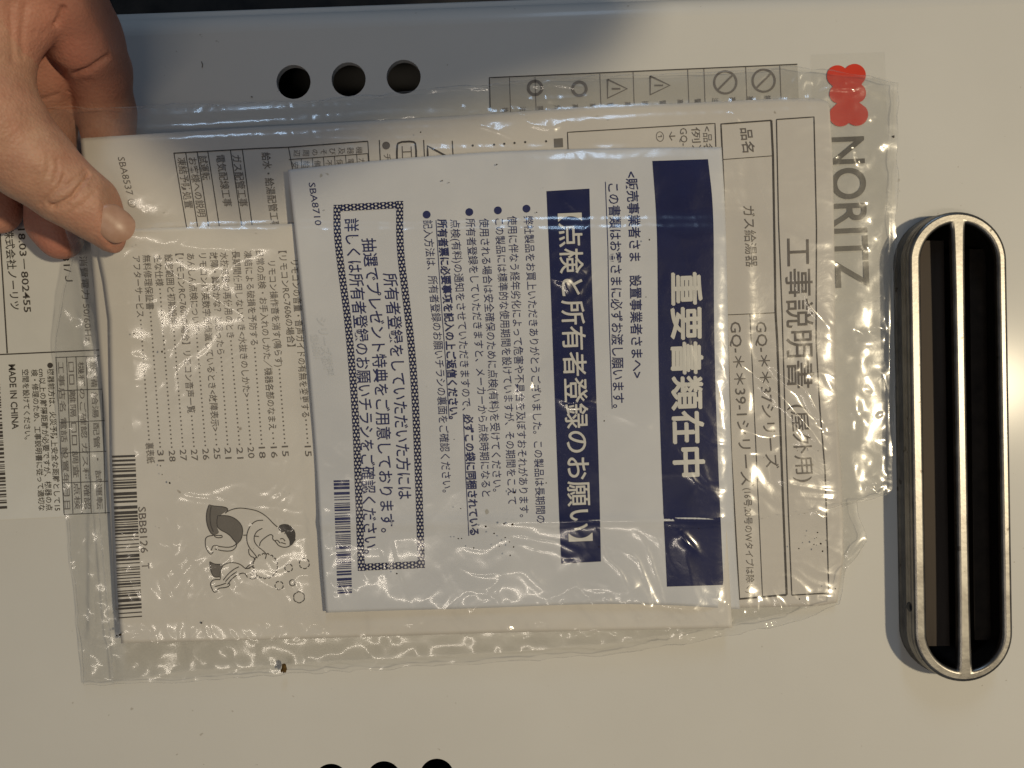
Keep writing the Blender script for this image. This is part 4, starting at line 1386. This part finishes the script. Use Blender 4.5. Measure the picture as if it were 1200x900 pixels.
thumb_side = chain_sdf(chains['thumb'], hv[:, 0], hv[:, 1], hv[:, 2]) < .003
disp = np.zeros(len(hv))
creases = [  # on the thumb (pixel polylines, width, depth mm)
    ([(60, 243), (72, 238), (85, 231), (93, 219), (104, 205)], 2.0, .75, True), ([(48, 240), (60, 228), (70, 218), (76, 206)], 2.2, .40, True),
    ([(75, 219), (84, 214), (95, 206), (100, 200)], 1.8, .35, True), ([(56, 238), (66, 245), (80, 240)], 1.8, .35, True), ([(64, 212), (68, 196), (66, 188)], 2.2, .22, True),
    ([(54, 206), (58, 196), (57, 188)], 2.2, .22, True), ([(92, 246), (101, 236), (112, 226)], 2.0, .22, True), ([(82, 250), (92, 240)], 2.0, .18, True), ([(106, 216), (112, 208)], 1.8, .2, True),
    ([(16, 70), (14, 40), (12, 5)], 4, .9, None), ([(27, 66), (26, 40), (30, 8)], 4, .9, None), ([(44, 58), (56, 42), (68, 26), (74, 10)], 3.0, 2.4, None), ([(40, 38), (55, 40)], 2.2, .4, None),
    # index finger: crease at the bent joint
    ([(88, 87), (104, 82), (122, 70), (136, 60), (146, 54)], 3.0, 2.6, False), ([(44, 58), (58, 72), (74, 84)], 3.0, 2.0, False), ([(100, 96), (118, 88), (134, 78)], 3.0, .4, False), ([(44, 118), (62, 113), (80, 108)], 2.5, .7, False),
]
for pts, wd, dp, which in creases:
    g_ = (2.0 if which is True else .6) * dp * mm * np.exp(-(pl_dist(hpx, hpy, pts) / max(wd, 2.5)) ** 2)
    sel = front & (thumb_side if which is True else (~thumb_side if which is False else True))
    disp -= np.where(sel, g_, 0)
# knuckle skin puffs between the creases
disp += np.where(front & thumb_side, .35 * mm * bump(hpx, hpy, 72, 228, 10, 8) + .3 * mm * bump(hpx, hpy, 92, 212, 9, 8), 0)
# nail bed is set a little down
disp -= np.where(front & thumb_side, .25 * mm * bump(hpx, hpy, 133, 270, 16, 16), 0)
hv = hv + vn * disp[:, None]
body = mesh_obj('hand', hv, hf, M_skin, hand, smooth=True)
blush = (.85 * (~thumb_side) * np.clip(.35 + .5 * bump(hpx, hpy, 60, 285, 60, 45) + .5 * bump(hpx, hpy, 95, 55, 60, 60), 0, 1) + thumb_side * (.5 * bump(hpx, hpy, 140, 280, 26, 22)))
at = body.data.attributes.new('blush', 'FLOAT', 'POINT')
at.data.foreach_set('value', np.clip(blush, 0, 1).astype(np.float32))
# thumbnail: a curved plate wrapped round the last joint
ta, tb = chains['thumb'][-2], chains['thumb'][-1]
tdir = (tb[:3] - ta[:3]) / np.linalg.norm(tb[:3] - ta[:3])
upv = np.array([0, 0, D]) - tb[:3]
upv = upv - tdir * (upv @ tdir); upv /= np.linalg.norm(upv)
sidev = np.cross(tdir, upv)
upv = upv * math.cos(.10) + sidev * math.sin(.10) * -1
sidev = np.cross(tdir, upv)
nu, nv_ = 26, 22
NV = []
for j in range(nv_ + 1):
    for i in range(nu + 1):
        a = -1 + 2 * i / nu           # across
        b = j / nv_                   # 0 at the cuticle, 1 at the free edge
        s_ = -7.0 + 13.4 * b + (2.6 * (1 - b) - 3.0 * b ** 2) * a * a
        rad = tb[3] / mm + .16 - .9 * max(0, s_ / 7.4) ** 2 * 2.2
        edge = max(abs(a) ** 10, (1 - b) ** 14)
        rad -= .50 * edge
        phi = a * math.radians(44 - 5 * b ** 2 - 8 * (1 - b) ** 3)
        NV.append(tb[:3] + tdir * s_ * mm + (upv * math.cos(phi) + sidev * math.sin(phi)) * rad * mm)
mesh_obj('thumbnail', NV, [tuple(q[::-1]) for q in grid_faces(nu, nv_)], M_nail, hand, smooth=True)

# ------------------------------------------------------------------ unseen forearm shape, added and sized to cast the top-left shadow
LMP = np.array([1.28, 0, 1.9])
def over(px, py, h):
    # the point at height h that shades the given pixel of the panel from the room's lamp
    g0 = np.array([(px - 600) * K, (450 - py) * K, 0.0])
    return g0 + (LMP - g0) * (h / LMP[2])
arm_caster = thing('person', 'unseen dark forearm shape added above the heater to cast a shadow', 'person')
stations = [(75, 70, .380, 60), (100, 60, .380, 170), (147, 29, .382, 258), (346, -76, .386, 260), (558, -141, .390, 260), (650, -152, .390, 252), (712, -158, .390, 205), (742, -160, .390, 100)]
av, nsd = [], 24
for k, (px, py, h, r) in enumerate(stations):
    c = over(px, py, h)
    a = over(*stations[max(k - 1, 0)][:3]); b = over(*stations[min(k + 1, len(stations) - 1)][:3])
    t_ = (b - a) / np.linalg.norm(b - a)
    u_ = np.cross(t_, [0, 0, 1]); u_ /= np.linalg.norm(u_)
    w_ = np.cross(u_, t_)
    for i in range(nsd):
        th_ = 2 * math.pi * i / nsd
        wob = 1 + .015 * math.sin(3 * th_ + k)
        av.append(c + (u_ * math.cos(th_) + w_ * math.sin(th_) * .38) * r * K * (1 - h / LMP[2]) * wob)
af = [(k * nsd + i, k * nsd + (i + 1) % nsd, (k + 1) * nsd + (i + 1) % nsd, (k + 1) * nsd + i) for k in range(len(stations) - 1) for i in range(nsd)]
af += [tuple(range(nsd))[::-1], tuple(range((len(stations) - 1) * nsd, len(stations) * nsd))]
mesh_obj('sleeve_caster', av, af, M_caster, arm_caster, smooth=True)

bpy.data.objects.remove(_fo)
bpy.data.curves.remove(_fc)
